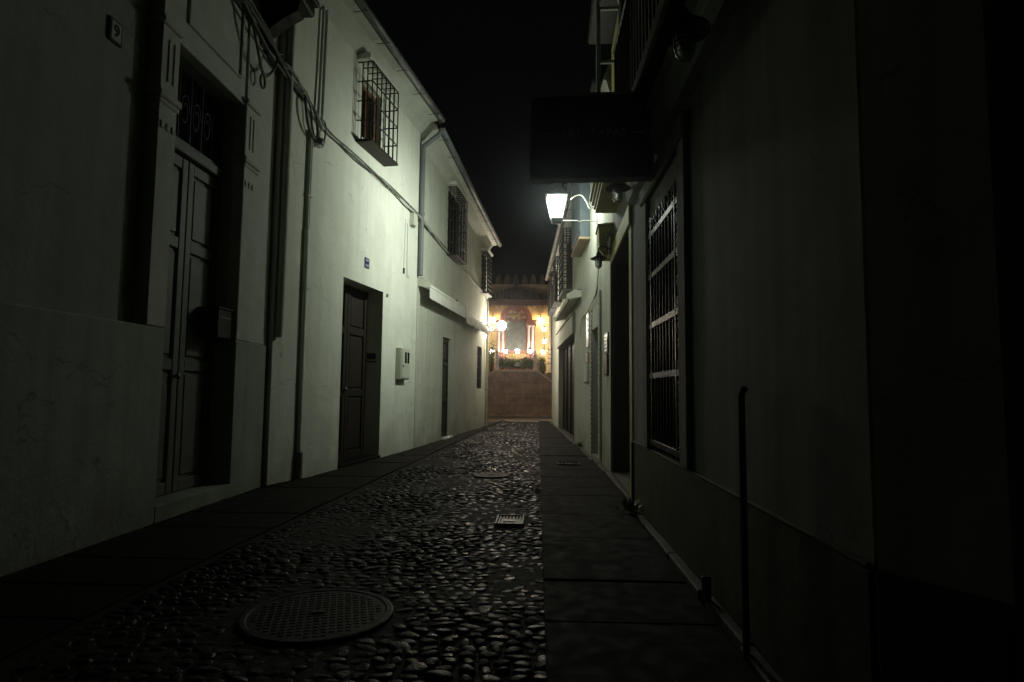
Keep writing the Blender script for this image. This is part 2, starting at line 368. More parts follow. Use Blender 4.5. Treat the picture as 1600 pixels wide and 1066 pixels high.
# ------------------------------------------------------------------ ground
g = MB(); g.quad((-60, -20, -.02), (60, -20, -.02), (60, 90, -.02), (-60, 90, -.02)); tag(g.build('ground', 'soil'), kind='structure')
pz = MB(); rnd = random.Random(3)
y = 20.6
while y < 24.5:
    h = .55; x = -9-rnd.random()
    while x < 8:
        w = .7+rnd.random()*.5; e = rnd.random()*.004
        pz.box(x+.004, x+w-.004, y+.004, y+h-.004, -.03, .006+e, bev=.004); x += w
    y += h
tag(pz.build('plaza_pavement', 'plaza'), kind='structure')

def lx(y): return -2.02 + max(0, y-3)*.0465     # left limit of the pebbles
RX = .035
def slabs(name, fx0, fx1, y0, y1, step, top, seed, split=False):
    r_ = random.Random(seed); mb = MB(); y = y0
    while y < y1:
        h = step*(.75+.6*r_.random()); e = r_.uniform(-.004, .004)
        xa0, xa1 = fx0(y), fx1(y); xb0, xb1 = fx0(y+h), fx1(y+h); cuts = [0, 1]
        if split and r_.random() < .5: cuts = [0, r_.uniform(.35, .65), 1]
        for c0, c1 in zip(cuts, cuts[1:]):
            q = []
            tl = r_.uniform(-.003, .003)
            for (a, b, yy) in ((xa0, xa1, y+.004), (xb0, xb1, y+h-.004)):
                jj = r_.uniform(-.004, .004); q.append((a+(b-a)*c0+.003, yy+jj*.6, top+e)); q.append((a+(b-a)*c1-.003, yy+jj, top+e+tl))
            p = [q[0], q[1], q[3], q[2]]; bt = [(a, b, -.03) for a, b, _ in p]
            ins = []
            cx = sum(a for a, _, _ in p)/4; cy = sum(b for _, b, _ in p)/4
            for a, b, z in p: ins.append((a+(.008 if a < cx else -.008), b+(.008 if b < cy else -.008), z)); 
            lowp = [(a, b, z-.005) for a, b, z in p]
            mb.add(bt+lowp+ins, [[0, 1, 5, 4], [1, 2, 6, 5], [2, 3, 7, 6], [3, 0, 4, 7], [4, 5, 9, 8], [5, 6, 10, 9], [6, 7, 11, 10], [7, 4, 8, 11], [8, 9, 10, 11]])
        y += h
    return tag(mb.build(name, 'slab'), kind='structure')
def wallR(y): return .885 if y < 5.8 else (.93 if y < 7.8 else .94-.0378*(y-7.8))
def wallL(y): return -2.87 if y < 6.43 else (-2.73+.1387*(y-6.43) if y < 10.7 else -2.14+.0949*(y-10.75))
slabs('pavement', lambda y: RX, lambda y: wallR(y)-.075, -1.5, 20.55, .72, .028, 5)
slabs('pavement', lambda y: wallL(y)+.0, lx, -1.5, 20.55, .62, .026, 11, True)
kb = MB(); y = -1.5; r_ = random.Random(9)
while y < 20.4:
    h = .5+.3*r_.random(); b = wallR(y+h/2); b = min(b, wallR(y+h))
    kb.box(b-.055+r_.uniform(-.014, .010), b-.002, y+.003, y+h-.003, -.03, .038+r_.uniform(-.008, .008), bev=.008); y += h
tag(kb.build('kerb', 'kerb'), kind='structure')

# pebble street: every pebble a dome, all one paved surface
rng = np.random.default_rng(4)
mortar = MB()
for i in range(40):
    a = -1.5+i*22.05/40; b = a+22.05/40
    mortar.quad((lx(a), a, .0075), (RX, a, .0075), (RX, b, .0075), (lx(b), b, .0075))
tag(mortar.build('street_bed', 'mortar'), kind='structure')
MAN = [(-.55, 7.54, .24), (-1.0, 2.87, .36)]
P = []
y = -1.4
while y < 20.5:
    dy = .062 if y > 0 else .1
    x = lx(y)+.03+rng.uniform(0, .04)
    while x < RX-.02:
        w = rng.uniform(.045, .085) if rng.random() < .7 else rng.uniform(.07, .125)
        px, py = x+w*.5, y+rng.uniform(-.014, .014)
        ok = all((px-mx)**2+(py-my)**2 > (mr+.03)**2 for mx, my, mr in MAN)
        if abs(px+.21) < .135 and abs(py-4.93) < .2: ok = False
        if ok: P.append((px, py, w*.5, rng.uniform(.022, .040), .004+.009*rng.random()**1.5, rng.normal(0, .30), rng.uniform(-.12, .12), rng.uniform(-.15, .15)))
        x += w*1.04+rng.uniform(.0, .01)
    y += dy
P = np.array(P)
NS, rings = 10, [(1., 0.), (.93, .62), (.76, .90), (.42, .99)]
ang = np.arange(NS)*2*np.pi/NS
tv = np.array([(r*np.cos(a), r*np.sin(a), h) for r, h in rings for a in ang]+[(0, 0, 1.)])
tf = [[i*NS+k, i*NS+(k+1) % NS, (i+1)*NS+(k+1) % NS, (i+1)*NS+k] for i in range(3) for k in range(NS)]
tt = [[3*NS+k, 3*NS+(k+1) % NS, 4*NS] for k in range(NS)]
nP = len(P); nv = len(tv)
V = np.repeat(tv[None], nP, 0)
wob = 1+.15*np.sin(ang[None]*2+rng.uniform(0, 6, (nP, 1)))+.12*np.sin(ang[None]*3+rng.uniform(0, 6, (nP, 1)))
wob = np.concatenate([np.tile(wob, (1, 4)), np.ones((nP, 1))], 1)
X = V[:, :, 0]*P[:, 2:3]*wob; Y = V[:, :, 1]*P[:, 3:4]*wob; Z = V[:, :, 2]*P[:, 4:5] + .002
Z = Z + (V[:, :, 2])*(P[:, 6:7]*X + P[:, 7:8]*Y)
c, s_ = np.cos(P[:, 5:6]), np.sin(P[:, 5:6])
lowf = .004+.004*np.sin(P[:, 0:1]*5+P[:, 1:2]*1.3)+.004*np.sin(P[:, 1:2]*3.1-P[:, 0:1]*2)
W = np.stack([X*c-Y*s_+P[:, 0:1], X*s_+Y*c+P[:, 1:2], Z+lowf*V[:, :, 2]], -1).reshape(-1, 3)
base = (np.arange(nP)*nv)
F4 = (base[:, None, None]+np.array(tf)[None]).reshape(-1, 4); F3 = (base[:, None, None]+np.array(tt)[None]).reshape(-1, 3)
me = bpy.data.meshes.new('street'); me.vertices.add(len(W)); me.vertices.foreach_set('co', W.astype(np.float32).ravel())
me.loops.add(F4.size+F3.size); me.loops.foreach_set('vertex_index', np.concatenate([F4.ravel(), F3.ravel()]).astype(np.int32))
me.polygons.add(len(F4)+len(F3)); me.polygons.foreach_set('loop_start', np.concatenate([np.arange(len(F4))*4, F4.size+np.arange(len(F3))*3]).astype(np.int32))
me.update(calc_edges=True); me.validate()
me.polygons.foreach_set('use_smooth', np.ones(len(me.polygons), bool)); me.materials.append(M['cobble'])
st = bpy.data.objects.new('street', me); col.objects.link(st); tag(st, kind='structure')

def manhole(loc, r, label):
    t = empty('manhole_cover', loc, .3, label, 'manhole cover')
    mb = MB(); mb.lathe([(r, -.02), (r, .0), (r-.008, .004), (r-.03, .004), (r-.035, .0)], n=48, smooth=False); mb.build('rim', 'castiron', t)
    p = MB(); p.lathe([(r-.036, -.01), (r-.036, .001), (0.0001, .001)], n=48, smooth=False)
    q = .034; k = int(r/q)+1
    for i in range(-k, k+1):
        for j in range(-k, k+1):
            x, y = i*q, j*q
            if math.hypot(x, y) < r-.065: p.box(x-.0115, x+.0115, y-.0115, y+.0115, .001, .0035, bev=.002)
    p.build('lid', 'castiron', t)
    b = MB(); b.box(-.03, .03, -.018, .018, .006, .009); b.build('badge', 'castiron', t)
manhole((-.55, 7.54, .022), .22, 'small round chequered iron manhole cover farther up the pebbles')
manhole((-1.0, 2.87, .022), .34, 'large dark round manhole cover in the pebbles near the viewer')
def grate(loc, w, d, label, mt):
    t = empty('drain_cover', loc, 0, label, 'drain cover')
    f = MB()
    for a, b, c_, e in ((-w, w, -d, -d+.015), (-w, w, d-.015, d), (-w, -w+.015, -d+.0151, d-.0151), (w-.015, w, -d+.0151, d-.0151)): f.box(a, b, c_, e, -.02, .012, bev=.003)
    f.build('frame', mt, t)
    p = MB(); p.box(-w+.016, w-.016, -d+.016, d-.016, -.02, -.004)
    for k in range(7):
        x = -w+.03+k*(2*w-.06)/6; p.box(x-.006, x+.006, -d+.02, d-.02, -.003, .006, bev=.002)
    p.build('lid', mt, t)
    pl = MB(); pl.box(-.05, .05, -d*.45, -d*.1, .0065, .011, bev=.002); pl.build('badge', 'gratemetal', t)
grate((-.21, 4.93, .026), .11, .17, 'square steel drain cover set in the pebbles', 'gratemetal')
grate((.44, 8.74, .03), .16, .17, 'dark drain cover in the slabs along the right wall', 'castiron')

# ------------------------------------------------------------------ L1 townhouse (left, near)
op = (6.62, 7.73, .14, 3.82, .17)
h = house(FL1, 'townhouse', 'white townhouse with carved pilasters around a tall dark door', 7.6, [op], 'grey', y0=.11)
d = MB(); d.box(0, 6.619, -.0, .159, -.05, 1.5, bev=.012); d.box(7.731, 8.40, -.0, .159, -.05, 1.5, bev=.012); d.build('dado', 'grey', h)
for x0, x1 in ((6.38, 6.615), (7.735, 8.02)):
    p = MB(); p.box(x0, x1, .0, .159, 1.501, 5.0, bev=.008)
    p.box(x0-.03, x1+.02, -.03, .158, 3.25, 3.31, bev=.012); p.box(x0-.015, x1+.01, -.015, .158, 3.21, 3.249, bev=.01)
    p.box(x0-.03, x1+.0, -.03, .158, 3.83, 3.89, bev=.012)
    if x0 > 7: p.box(8.021, 8.415, .012, .159, 1.501, 5.0, bev=.004)
    for k in (.08, .15): p.box(x0+k, x0+k+.016, -.010, -.001, 3.40, 3.74, bev=.003)
    for k in (.03, .10, .17): p.box(x0+k, x0+k+.035, -.010, -.001, 3.02, 3.033, bev=.002); p.box(x0+k, x0+k+.012, -.010, -.001, 3.034, 3.075, bev=.002)
    p.build('pilaster', 'moulding', h)
ln = MB(); ln.box(6.616, 7.734, .02, .159, 3.821, 5.0, bev=.005); ln.box(6.72, 7.62, .0, .019, 4.03, 4.05, bev=.004); ln.box(6.72, 6.74, .0, .019, 4.051, 4.9, bev=.004); ln.box(7.6, 7.62, .0, .019, 4.051, 4.9, bev=.004)
ln.build('lintel', 'moulding', h)
sp = MB(); sp.box(6.605, 7.745, -.004, .244, .0, .145, bev=.004); sp.build('door_step', 'grey', h)
dd = plank_door(h, 6.622, 7.728, .245, .141, 3.05, 'greywood', 2)
tr = MB(); tr.box(6.622, 7.728, .17, .275, 3.051, 3.14, bev=.01); tr.box(6.622, 7.728, .20, .275, 3.141, 3.18, bev=.006)
for k in range(6):
    x = 6.72+k*.18
    pts = [(x+.07*math.cos(a)*(1-a/14), .225, 3.46+.16*math.sin(a)*(1-a/14)) for a in np.linspace(0, 9, 22)]
    tr.tube(pts, .008, 5, 1)
    tr.tube([(x+.09, .225, 3.18), (x+.09, .225, 3.81)], .008, 5, 1)
tr.build('transom', ['greywood', 'iron'], dd)
gp = MB(); gp.box(6.622, 7.728, .245, .275, 3.181, 3.818); gp.build('pane', 'glass', dd)
bc = MB(); bc.box(6.0, 8.25, -.45, .155, 5.03, 5.16, bev=.02); bc.box(5.97, 8.28, -.49, .155, 5.161, 5.22, bev=.015)
for x in (6.4, 7.95):
    bc.extrude([(.155, 5.029), (-.40, 5.029), (-.38, 4.93), (-.25, 4.86), (-.06, 4.72), (-.02, 4.58), (.06, 4.52), (.155, 4.52)], 'x', x, x+.16)
b = bc.build('balcony', 'doorwood', h)
rl = MB()
for k in range(19):
    x = 6.03+k*.123; rl.tube([(x, -.44, 5.221), (x, -.44, 6.1)], .008, 6)
rl.tube([(6.0, .15, 6.1), (6.0, -.44, 6.1), (8.25, -.44, 6.1), (8.25, .15, 6.1)], .016, 6); rl.build('railing', 'iron', b)
# number tile with the figure 9
t = empty('house_number', FL1.w(6.01, .108, 3.53), FL1.rz, 'small dark-edged tile with a 9 left of the carved pilaster', 'number plate')
p = MB(); p.box(-.065, .065, -.015, 0, -.085, .085, bev=.004); p.build('frame', 'iron', t)
p = MB(); p.box(-.047, .047, -.018, -.0155, -.066, .066); p.build('tile', 'moulding', t)
me = text_mesh('9', .12); me.materials.append(M['iron']); o = bpy.data.objects.new('figure', me); col.objects.link(o); o.parent = t; o.location = (0, -.020, 0); o.rotation_euler = (PI/2, 0, 0)
# letter box in the doorway jamb
t = empty('letter_box', FL1.w(7.60, .10, 1.5), FL1.rz, 'dark metal letter box on the right jamb of the tall carved doorway', 'letter box')
p = MB(); p.box(-.14, .128, -.06, .12, 0, .27, bev=.008); p.build('box', 'doorwood', t)
p = MB(); p.box(-.15, .128, -.075, .13, .271, .285, bev=.004); p.build('lid', 'iron', t)
p = MB(); p.box(-.10, .09, -.064, -.0605, .19, .2); p.build('slot', 'steel', t)

# ------------------------------------------------------------------ L2 white house
opd = (1.56, 2.87, .04, 2.53, .30); opw = (1.95, 2.62, 4.62, 5.5, .16)
h = house(FL2, 'white_house', 'white house with one brown door and a single caged window above it', 6.1, [opd, opw], 'white')
plank_door(h, 1.562, 2.868, .28, .041, 2.528, 'doorwood', 2)
sp = MB(); sp.box(1.562, 2.868, -.03, .279, -.02, .055, bev=.008); sp.build('door_step', 'slab', h)
cage_window(h, 1.80, 2.74, 4.50, 5.62, .22, 6, 4, opw, 'brown', 'doorwood', .0095)
hd = MB(); hd.box(1.76, 2.80, -.2, -.002, 5.66, 5.74, bev=.01); hd.build('window_hood', 'white', h)
eave(h, FL2.len, 5.98, 5.90, .36, -.1)
for (name, pts, mt_, r) in (('conduit', [(.535, -.03, .02), (.545, -.03, 2.2), (.56, -.03, 4.1)], 'pipe', .017), ('conduit', [(.575, -.03, .02), (.585, -.03, 3.0), (.60, -.03, 4.15)], 'pipe', .014),
                          ('conduit', [(.70, -.035, 4.35), (.73, -.035, 5.0), (.75, -.035, 5.9)], 'pipe', .018), ('conduit', [(.79, -.035, 4.2), (.81, -.035, 5.0), (.83, -.035, 5.9)], 'pipe', .02)):
    p = MB(); p.tube(pts, r, 8)
    if name == 'conduit' and pts[0][2] < 1:
        for z in (1.1, 2.2, 3.3): p.box(pts[0][0]-.03+z*.006, pts[0][0]+.03+z*.006, -.05, -.0, z, z+.02)
    p.build(name, mt_, h)
cp = MB(); cp.tube([(.55, -.035, .0), (.55, -.035, .32)], .045, 8); cp.build('pipe_guard', 'gutter', h)
cp = MB(); cp.tube([(.55, -.030, .321), (.55, -.030, 2.9)], .028, 8); cp.build('pipe_guard', 'white', h)
cp = MB(); cp.tube(smooth_path([(.06, -.05, 5.2), (.06, -.04, 4.75), (.06, -.04, 4.2), (.06, -.04, 2.5), (.06, -.035, 1.72), (.06, -.02, 1.6)], 5), .04, 10); cp.build('downpipe', 'moulding', h)
# street number tiles
t = empty('number_tiles', FL2.w(2.25, 0, 2.855), FL2.rz, 'two small blue tiles with white marks above the brown door', 'number plate')
for k in (0, 1):
    p = MB(); p.box(-.07, .07, -.012, 0, -.075+k*.077, -.002+k*.077, bev=.003)
    for j in range(4): p.box(-.05+j*.027, -.036+j*.027, -.0135, -.0122, -.058+k*.077+.01*(j % 2), -.022+k*.077, 1)
    p.build('tile', ['blue', 'tilewhite'], t)
t = empty('meter_box', FL2.w(3.62, 0, 1.2), FL2.rz, 'cream electric meter box with two dark windows on white wall', 'meter box')
p = MB(); p.box(-.19, .19, -.10, 0, 0, .52, bev=.012); p.build('box', 'plastic', t)
p = MB(); p.box(-.17, .17, -.112, -.101, .02, .50, bev=.006); p.build('door', 'plastic', t)
for x in (-.03, .085):
    p = MB(); p.box(x-.04, x+.04, -.116, -.1125, .27, .45); p.build('window', 'glass', t)
p = MB(); p.box(-.15, -.125, -.122, -.1125, .2, .24, bev=.003); p.build('lock', 'iron', t)
t = empty('door_plaque', FL2.w(2.868, .16, 1.45), FL2.rz, 'dark plaque fixed inside the reveal of the brown door', 'plaque')
p = MB(); p.box(-.016, 0, -.07, .07, .05, .14, bev=.003); p.box(-.02, 0, -.08, .08, 0, .02, bev=.003); p.build('plate', 'iron', t)
t = empty('junction_box', FL2.w(3.97, 0, 3.86), FL2.rz, 'white cable junction box under the cables by the downpipe', 'junction box')
p = MB(); p.box(-.07, .07, -.09, 0, 0, .22, bev=.01); p.build('box', 'plastic', t)
p = MB(); p.box(-.06, .06, -.098, -.091, .012, .208, bev=.006); p.build('cover', 'plastic', t)
p = MB()
for x in (-.04, .0, .04): p.tube([(x, -.045, -.03), (x, -.045, 0)], .012, 6)
p.build('gland', 'cable', t)
def wires(name, label, runs, mats, cat='cable', frame=None):
    mb = MB()
    for pts, r, mi in runs: mb.tube(pts, r, 5, mi)
    return tag(mb.build(name, mats), label, cat)
L2w = FL2.w
wires('hanging_wire', 'thin wire hanging down white wall ending in a black plug', [([L2w(3.70, -.012, 3.9), L2w(3.68, -.012, 3.5), L2w(3.66, -.012, 3.06)], .005, 0), ([L2w(3.66, -.014, 3.06), L2w(3.66, -.014, 2.97)], .018, 1),
      ([L2w(3.80, -.012, 3.86), L2w(3.80, -.012, 3.3), L2w(3.82, -.012, 2.95), L2w(3.86, -.02, 2.93), L2w(3.87, -.02, 2.97)], .006, 0)], ['cablew', 'iron'])
t = empty('door_bell', FL2.w(3.01, 0, 2.50), FL2.rz, 'tiny grey bell button on white wall right of the brown door', 'door bell')
p = MB(); p.box(-.02, .02, -.02, 0, -.025, .025, bev=.004); p.build('box', 'gutter', t)

# ------------------------------------------------------------------ L3 white shop house
o1 = (1.9, 2.6, .03, 2.14, .10); o2 = (5.62, 6.28, 1.08, 2.22, .14); o3 = (2.14, 3.08, 4.0, 5.32, .05); o4 = (6.08, 6.70, 3.80, 4.82, .05)
h = house(FL3, 'white_house', 'white house at alley end with two awnings and two caged upper windows', 5.75, [o1, o2, o3, o4], 'white2')
plank_door(h, 1.902, 2.598, .075, .031, 2.138, 'doorwood', 1)
sp = MB(); sp.box(1.902, 2.598, -.09, .04, .0, .059, bev=.008); sp.build('door_step', 'tilewhite', h)
cage_window(h, 2.08, 3.14, 3.93, 5.38, .20, 8, 6, o3, 'doorwood', 'doorwood', .010, True)
cage_window(h, 6.02, 6.74, 3.73, 4.86, .17, 6, 9, o4, 'doorwood', 'gutter', .010, True)
for x0, x1, z in ((2.02, 3.24, 5.43), (5.98, 6.82, 4.90)):
    hd = MB(); hd.box(x0, x1, -.2, -.002, z, z+.07, bev=.01); hd.build('window_hood', 'white', h)
w = MB()
for a, b_, c_, e in ((5.622, 5.67, 1.082, 2.218), (6.23, 6.278, 1.082, 2.218), (5.671, 6.229, 1.082, 1.13), (5.671, 6.229, 2.17, 2.218)): w.box(a, b_, .06, .13, c_, e, bev=.005)
w = w.build('window', 'iron', h)
p = MB(); p.box(5.63, 6.27, .1, .135, 1.09, 2.21); p.build('pane', 'glass', w)
p = MB()
for k in range(5): p.tube([(5.70+k*.125, .02, 1.08), (5.70+k*.125, .02, 2.22)], .008, 6)
for z in (1.35, 1.65, 1.95): p.tube([(5.62, .02, z), (6.28, .02, z)], .008, 6)
p.build('grille', 'iron', w)
eave(h, FL3.len-.02, 5.80, 5.26, .33, -.1)
p = MB(); p.tube([(-.06, -.42, 5.72), (-.06, -.36, 5.62), (-.04, -.07, 5.42), (-.03, -.06, 5.2), (-.03, -.06, 3.06)], .045, 10); p.tube([(-.03, -.06, 4.2), (-.03, -.06, 4.16)], .055, 10); p.build('downpipe', 'bluepipe', h)
p = MB(); p.tube([(6.80, -.05, 3.6), (6.80, -.06, 2.6), (6.82, -.05, .02)], .03, 8); p.build('downpipe', 'cablew', h)
def awning(F, x0, x1, z, out, drop, label, frill=False, mt_='awning'):
    t = empty('awning', F.w(x0, 0, z), F.rz, label, 'awning'); L = x1-x0
    p = MB(); p.extrude([(-.002, .10), (-out*.4, .12), (-out, .04), (-out-.02, -.02), (-out+.03, -.05), (-.002, .02)], 'x', 0, L); p.build('cassette', 'awning', t)
    for x in (-.021, L+.001):
        p = MB(); p.extrude([(-.001, .12), (-out*.5, .14), (-out-.03, .05), (-out-.03, -.04), (-.001, -.0)], 'x', x, x+.02); p.build('end_cap', 'plastic', t)
    n = 70; vs = []; fs = []
    for i in range(n+1):
        x = L*i/n; ph = x*9
        lo = drop + (.025*abs(math.sin(x*PI/.22)) if frill else 0)
        for k in range(4):
            f = k/3; yy = -out-.012-(.012*f*math.sin(ph*2.3)+.008*f*math.sin(ph*5.1+1))*(2.2 if frill else .6)
            vs.append((x, yy, -.021-f*lo))
    for i in range(n):
        for k in range(3): fs.append([i*4+k, (i+1)*4+k, (i+1)*4+k+1, i*4+k+1])
    p = MB(); p.add(vs, fs, 0, True); p.add([(a, b+.004, c) for a, b, c in vs], [f[::-1] for f in fs], 0, True); p.build('valance', 'awning', t)
    for x in (.15, L-.15):
        p = MB(); p.box(x-.03, x+.03, -.06, -.003, .121, .17); p.build('bracket', 'iron', t)
    return t
awning(FL3, .06, 3.08, 2.89, .20, .20, 'long plain rolled white awning over the shop door by the grey downpipe')
awning(FL3, 3.22, 6.25, 2.74, .19, .13, 'white awning with frilled valance at the far end of the wall', True)
# cable bundle along the left houses
C0 = [FL1.w(6.4, -.05, 4.86), FL1.w(7.4, -.05, 4.74), FL1.w(8.1, -.05, 4.62), L2w(.05, -.07, 4.55), L2w(.35, -.06, 4.46), L2w(.62, -.06, 4.33), L2w(.9, -.04, 4.27), L2w(1.8, -.04, 4.21), L2w(2.7, -.04, 4.19), L2w(3.6, -.05, 4.14), L2w(4.2, -.08, 4.09), FL3.w(.3, -.05, 4.06), FL3.w(1.65, -.04, 3.98), FL3.w(4.0, -.04, 3.86), FL3.w(6.85, -.05, 3.68)]
runs = [(smooth_path(C0, 6, .035, k), (.011, .008, .014, .007, .009, .006)[k], (0, 1, 0, 0, 1, 0)[k]) for k in range(6)]
for k in range(26):
    i = 2+k % 12; p = C0[i].lerp(C0[min(i+1, 14)], random.random()); dz = random.uniform(-.07, .03)
    runs.append(([p+Vector((.0, 0, .03)), p+Vector((.02, random.uniform(-.05, .05), .03+dz)), p+Vector((.0, random.uniform(-.12, .12), dz-.02))], .004, 1))
wires('cable_bundle', 'sagging bundle of cables fixed along the white house fronts', runs, ['cable', 'cablew'])
wires('cable_bundle', 'thick black cables crowding under the balcony over the carved pilaster', [(smooth_path([FL1.w(6.3, -.09, 5.05-.05*k), FL1.w(7.2, -.09, 4.86-.03*k), FL1.w(7.9, -.09, 4.66-.02*k), FL1.w(8.4, -.10, 4.52), L2w(.4, -.05, 4.44)], 6, .05, 40+k), .018, 0) for k in range(5)] +
  [(smooth_path([FL1.w(7.5, -.08, 4.75), FL1.w(7.65, -.10, 4.45), FL1.w(7.9, -.08, 4.22), FL1.w(8.1, -.10, 4.40), FL1.w(8.2, -.08, 4.62)], 6, .02, 60+k), .012, 0) for k in range(3)] +
  [([FL1.w(7.9+.05*math.cos(q), -.07, 4.15+.07*math.sin(q)) for q in np.linspace(0, 6.28, 16)], .012, 0)], ['cable'])
wires('cable_loop', 'coiled cable loop hanging from the bundle beside two conduits', [
  (smooth_path([L2w(.36, -.05, 4.48), L2w(.36, -.07, 4.30), L2w(.42, -.07, 4.12), L2w(.56, -.06, 4.02), L2w(.68, -.05, 4.1), L2w(.62, -.06, 4.3)], 5), .018, 0),
  (smooth_path([L2w(.36, -.05, 4.5), L2w(.48, -.07, 4.3), L2w(.52, -.07, 4.12), L2w(.66, -.06, 3.98), L2w(.82, -.05, 4.02), L2w(.86, -.05, 4.3), L2w(.72, -.05, 4.33)], 5), .011, 0)], ['cable'])
t = empty('junction_box', FL2.w(.70, 0, 3.95), FL2.rz, 'rounded grey junction box where the conduits meet the cables', 'junction box')
p = MB(); p.box(-.06, .06, -.1, 0, 0, .13, bev=.03); p.build('box', 'pipe', t)
p = MB(); p.lathe([(.045, 0), (.045, .012), (0.001, .012)], n=12); p.build('cover', 'gutter', t, (0, -.1, .065), (PI/2, 0, 0))

# ------------------------------------------------------------------ R1 angled house (right, nearest)
o1 = (.30, 1.3, -.04, 2.7, .3)
h = house(FR1, 'corner_house', 'dark grey rendered house at the right edge turning away from alley', 7.6, [o1], 'rpale')
plank_door(h, .302, 1.298, .28, .0, 2.698, 'doorwood', 2)
p = MB(); p.box(.0, .299, -.014, -.001, -.03, .59, bev=.005); p.box(1.301, FR1.len, -.02, -.001, -.03, .59, bev=.008); p.build('dado', 'dado', h)
# ------------------------------------------------------------------ R2 house with ornate grille
ow = (.82, 1.92, .60, 2.44, .34)
h = house(FR2, 'townhouse', 'weathered rendered house with a tall ornate window grille above dark dado', 7.6, [ow], 'rgrey')
p = MB(); p.box(.0, 4.03, -.014, -.001, -.03, .579, bev=.006); p.box(.0, 4.03, -.020, -.001, .58, .60, bev=.006); p.build('dado', 'dado', h)
w = MB()
for a, b_, c_, e in ((.822, .89, .602, 2.438), (1.85, 1.918, .602, 2.438), (.891, 1.849, .602, .68), (.891, 1.849, 2.36, 2.438), (1.33, 1.41, .681, 2.359)): w.box(a, b_, .24, .32, c_, e, bev=.006)
w = w.build('window', 'doorwood', h)
p = MB(); p.box(.83, 1.91, .30, .325, .61, 2.43); p.build('pane', 'glass', w)
gr = MB(); x0, x1 = .83, 1.91
for z in (.66, 1.17, 1.56, 1.95, 2.28): gr.box(x0, x1, -.020, .004, z-.022, z+.022, bev=.003)
for x in (.95, 1.79): gr.box(x-.014, x+.014, -.022, .004, .62, 2.42, bev=.003)
for x in (.835, 1.905): gr.box(x-.010, x+.010, -.022, .004, .62, 2.42, bev=.003)
for k in range(1, 8):
    x = .95+k*.105; gr.tube([(x, -.008, .62), (x, -.008, 2.42)], .0085, 6)
rs = random.Random(2)
for xc in (.893, 1.847):
    z = .72
    while z < 2.40:
        sg = 1 if int(z*10) % 2 else -1
        for f in (1, -1):
            pts = [(xc+sg*f*(.034*math.cos(a)*(1-a/11)), -.014, z+.05*f+.04*math.sin(a)*(1-a/11)) for a in np.linspace(0, 7.5, 16)]
            gr.tube(pts, .0058, 5)
        z += .135
for k in range(6):
    xc = 1.0+k*.15
    for f in (1, -1):
        pts = [(xc+f*.045*math.cos(a)*(1-a/11), -.014, 2.36+.045*math.sin(a)*(1-a/11)) for a in np.linspace(0, 7.5, 16)]
        gr.tube(pts, .0058, 5)
gr.build('grille', 'shiny_iron', w)
p = MB()
for a, b_ in ((.64, .818), (1.922, 2.12)): p.box(a, b_, -.035, -.001, .601, 2.60, bev=.01)
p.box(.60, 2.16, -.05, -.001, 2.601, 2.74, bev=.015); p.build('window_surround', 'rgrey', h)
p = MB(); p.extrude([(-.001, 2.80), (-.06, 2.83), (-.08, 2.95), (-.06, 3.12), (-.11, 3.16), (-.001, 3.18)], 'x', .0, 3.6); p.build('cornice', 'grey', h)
p = MB(); p.box(.0, 3.9, -.20, -.001, 3.22, 3.36, bev=.02)
b = p.build('balcony', 'dado', h)
p = MB()
for k in range(30): p.tube([(.06+k*.13, -.18, 3.361), (.06+k*.13, -.18, 4.3)], .009, 6)
p.tube([(.03, -.18, 4.3), (3.87, -.18, 4.3)], .018, 6); p.build('railing', 'iron', b)
t = tag(MB().tube([FR2.w(3.215, -.075, .0), FR2.w(3.215, -.075, 1.04), FR2.w(3.215, -.06, 1.07)], .014, 10).build('iron_post', 'dado'), 'slim black iron post standing against the dark dado', 'post')
p = MB().box(-.008, .008, -.09, -.046, 0.03, .15, bev=.003); o = p.build('boot_scraper', 'iron', None, FR2.w(2.62, 0, 0), (0, 0, FR2.rz)); tag(o, 'small dark iron stub at the foot of the dado', 'boot scraper')

# bulkhead lamps under hoods
def bulkhead(loc, s, arm, label, src=[]):
    if src:
        t = copy_tree(src[0])
    else:
        t = empty('wall_lamp'); src.append(t)
        p = MB(); p.lathe([(.016, .10), (.02, .085), (.04, .06), (.055, .03), (.115, -.005), (.118, -.015), (.112, -.012), (.05, .012), (.001, .014)], n=28); p.build('hood', 'iron', t)
        p = MB(); p.lathe([(.045, -.0), (.045, -.10), (.038, -.125), (.02, -.14), (.001, -.143)], n=20); p.build('globe', 'porcelain', t)
        p = MB()
        for z in (-.02, -.045, -.07, -.095, -.118):
            rr = .05 if z > -.1 else .044
            p.tube([(rr*math.cos(a), rr*math.sin(a), z) for a in np.linspace(0, 2*PI, 20)], .0028, 5)
        for k in range(4):
            a = k*PI/2+.4; p.tube([(r*math.cos(a), r*math.sin(a), z) for r, z in ((.05, 0), (.05, -.09), (.043, -.122), (.022, -.147), (0, -.15))], .003, 5)
        p.build('guard', 'iron', t)
        p = MB(); p.tube(smooth_path([(0, 0, .09), (0, 0, .14), (.05, .0, .17), (.12, 0, .15), (.17, 0, .12), (.215, 0, .12)], 5), .010, 8)
        p.lathe([(.03, .0), (.03, .012), (.001, .012)], n=12); p.build('arm', 'iron', t)
    t.location = loc; t.scale = (s,)*3; tag(t, label, 'wall lamp', 'hooded wall lamps on the right wall'); return t
bulkhead((.69, 2.86, 2.79), 1.06, 0, 'large dark unlit hooded lamp nearest the viewer above the dado wall')
bulkhead((.715, 5.5, 2.90), .98, 0, 'unlit hooded lamp with ribbed glass under the hanging black sign')
bulkhead((.73, 7.4, 2.66), .86, 0, 'small hooded lamp below the ochre box over the bar door')

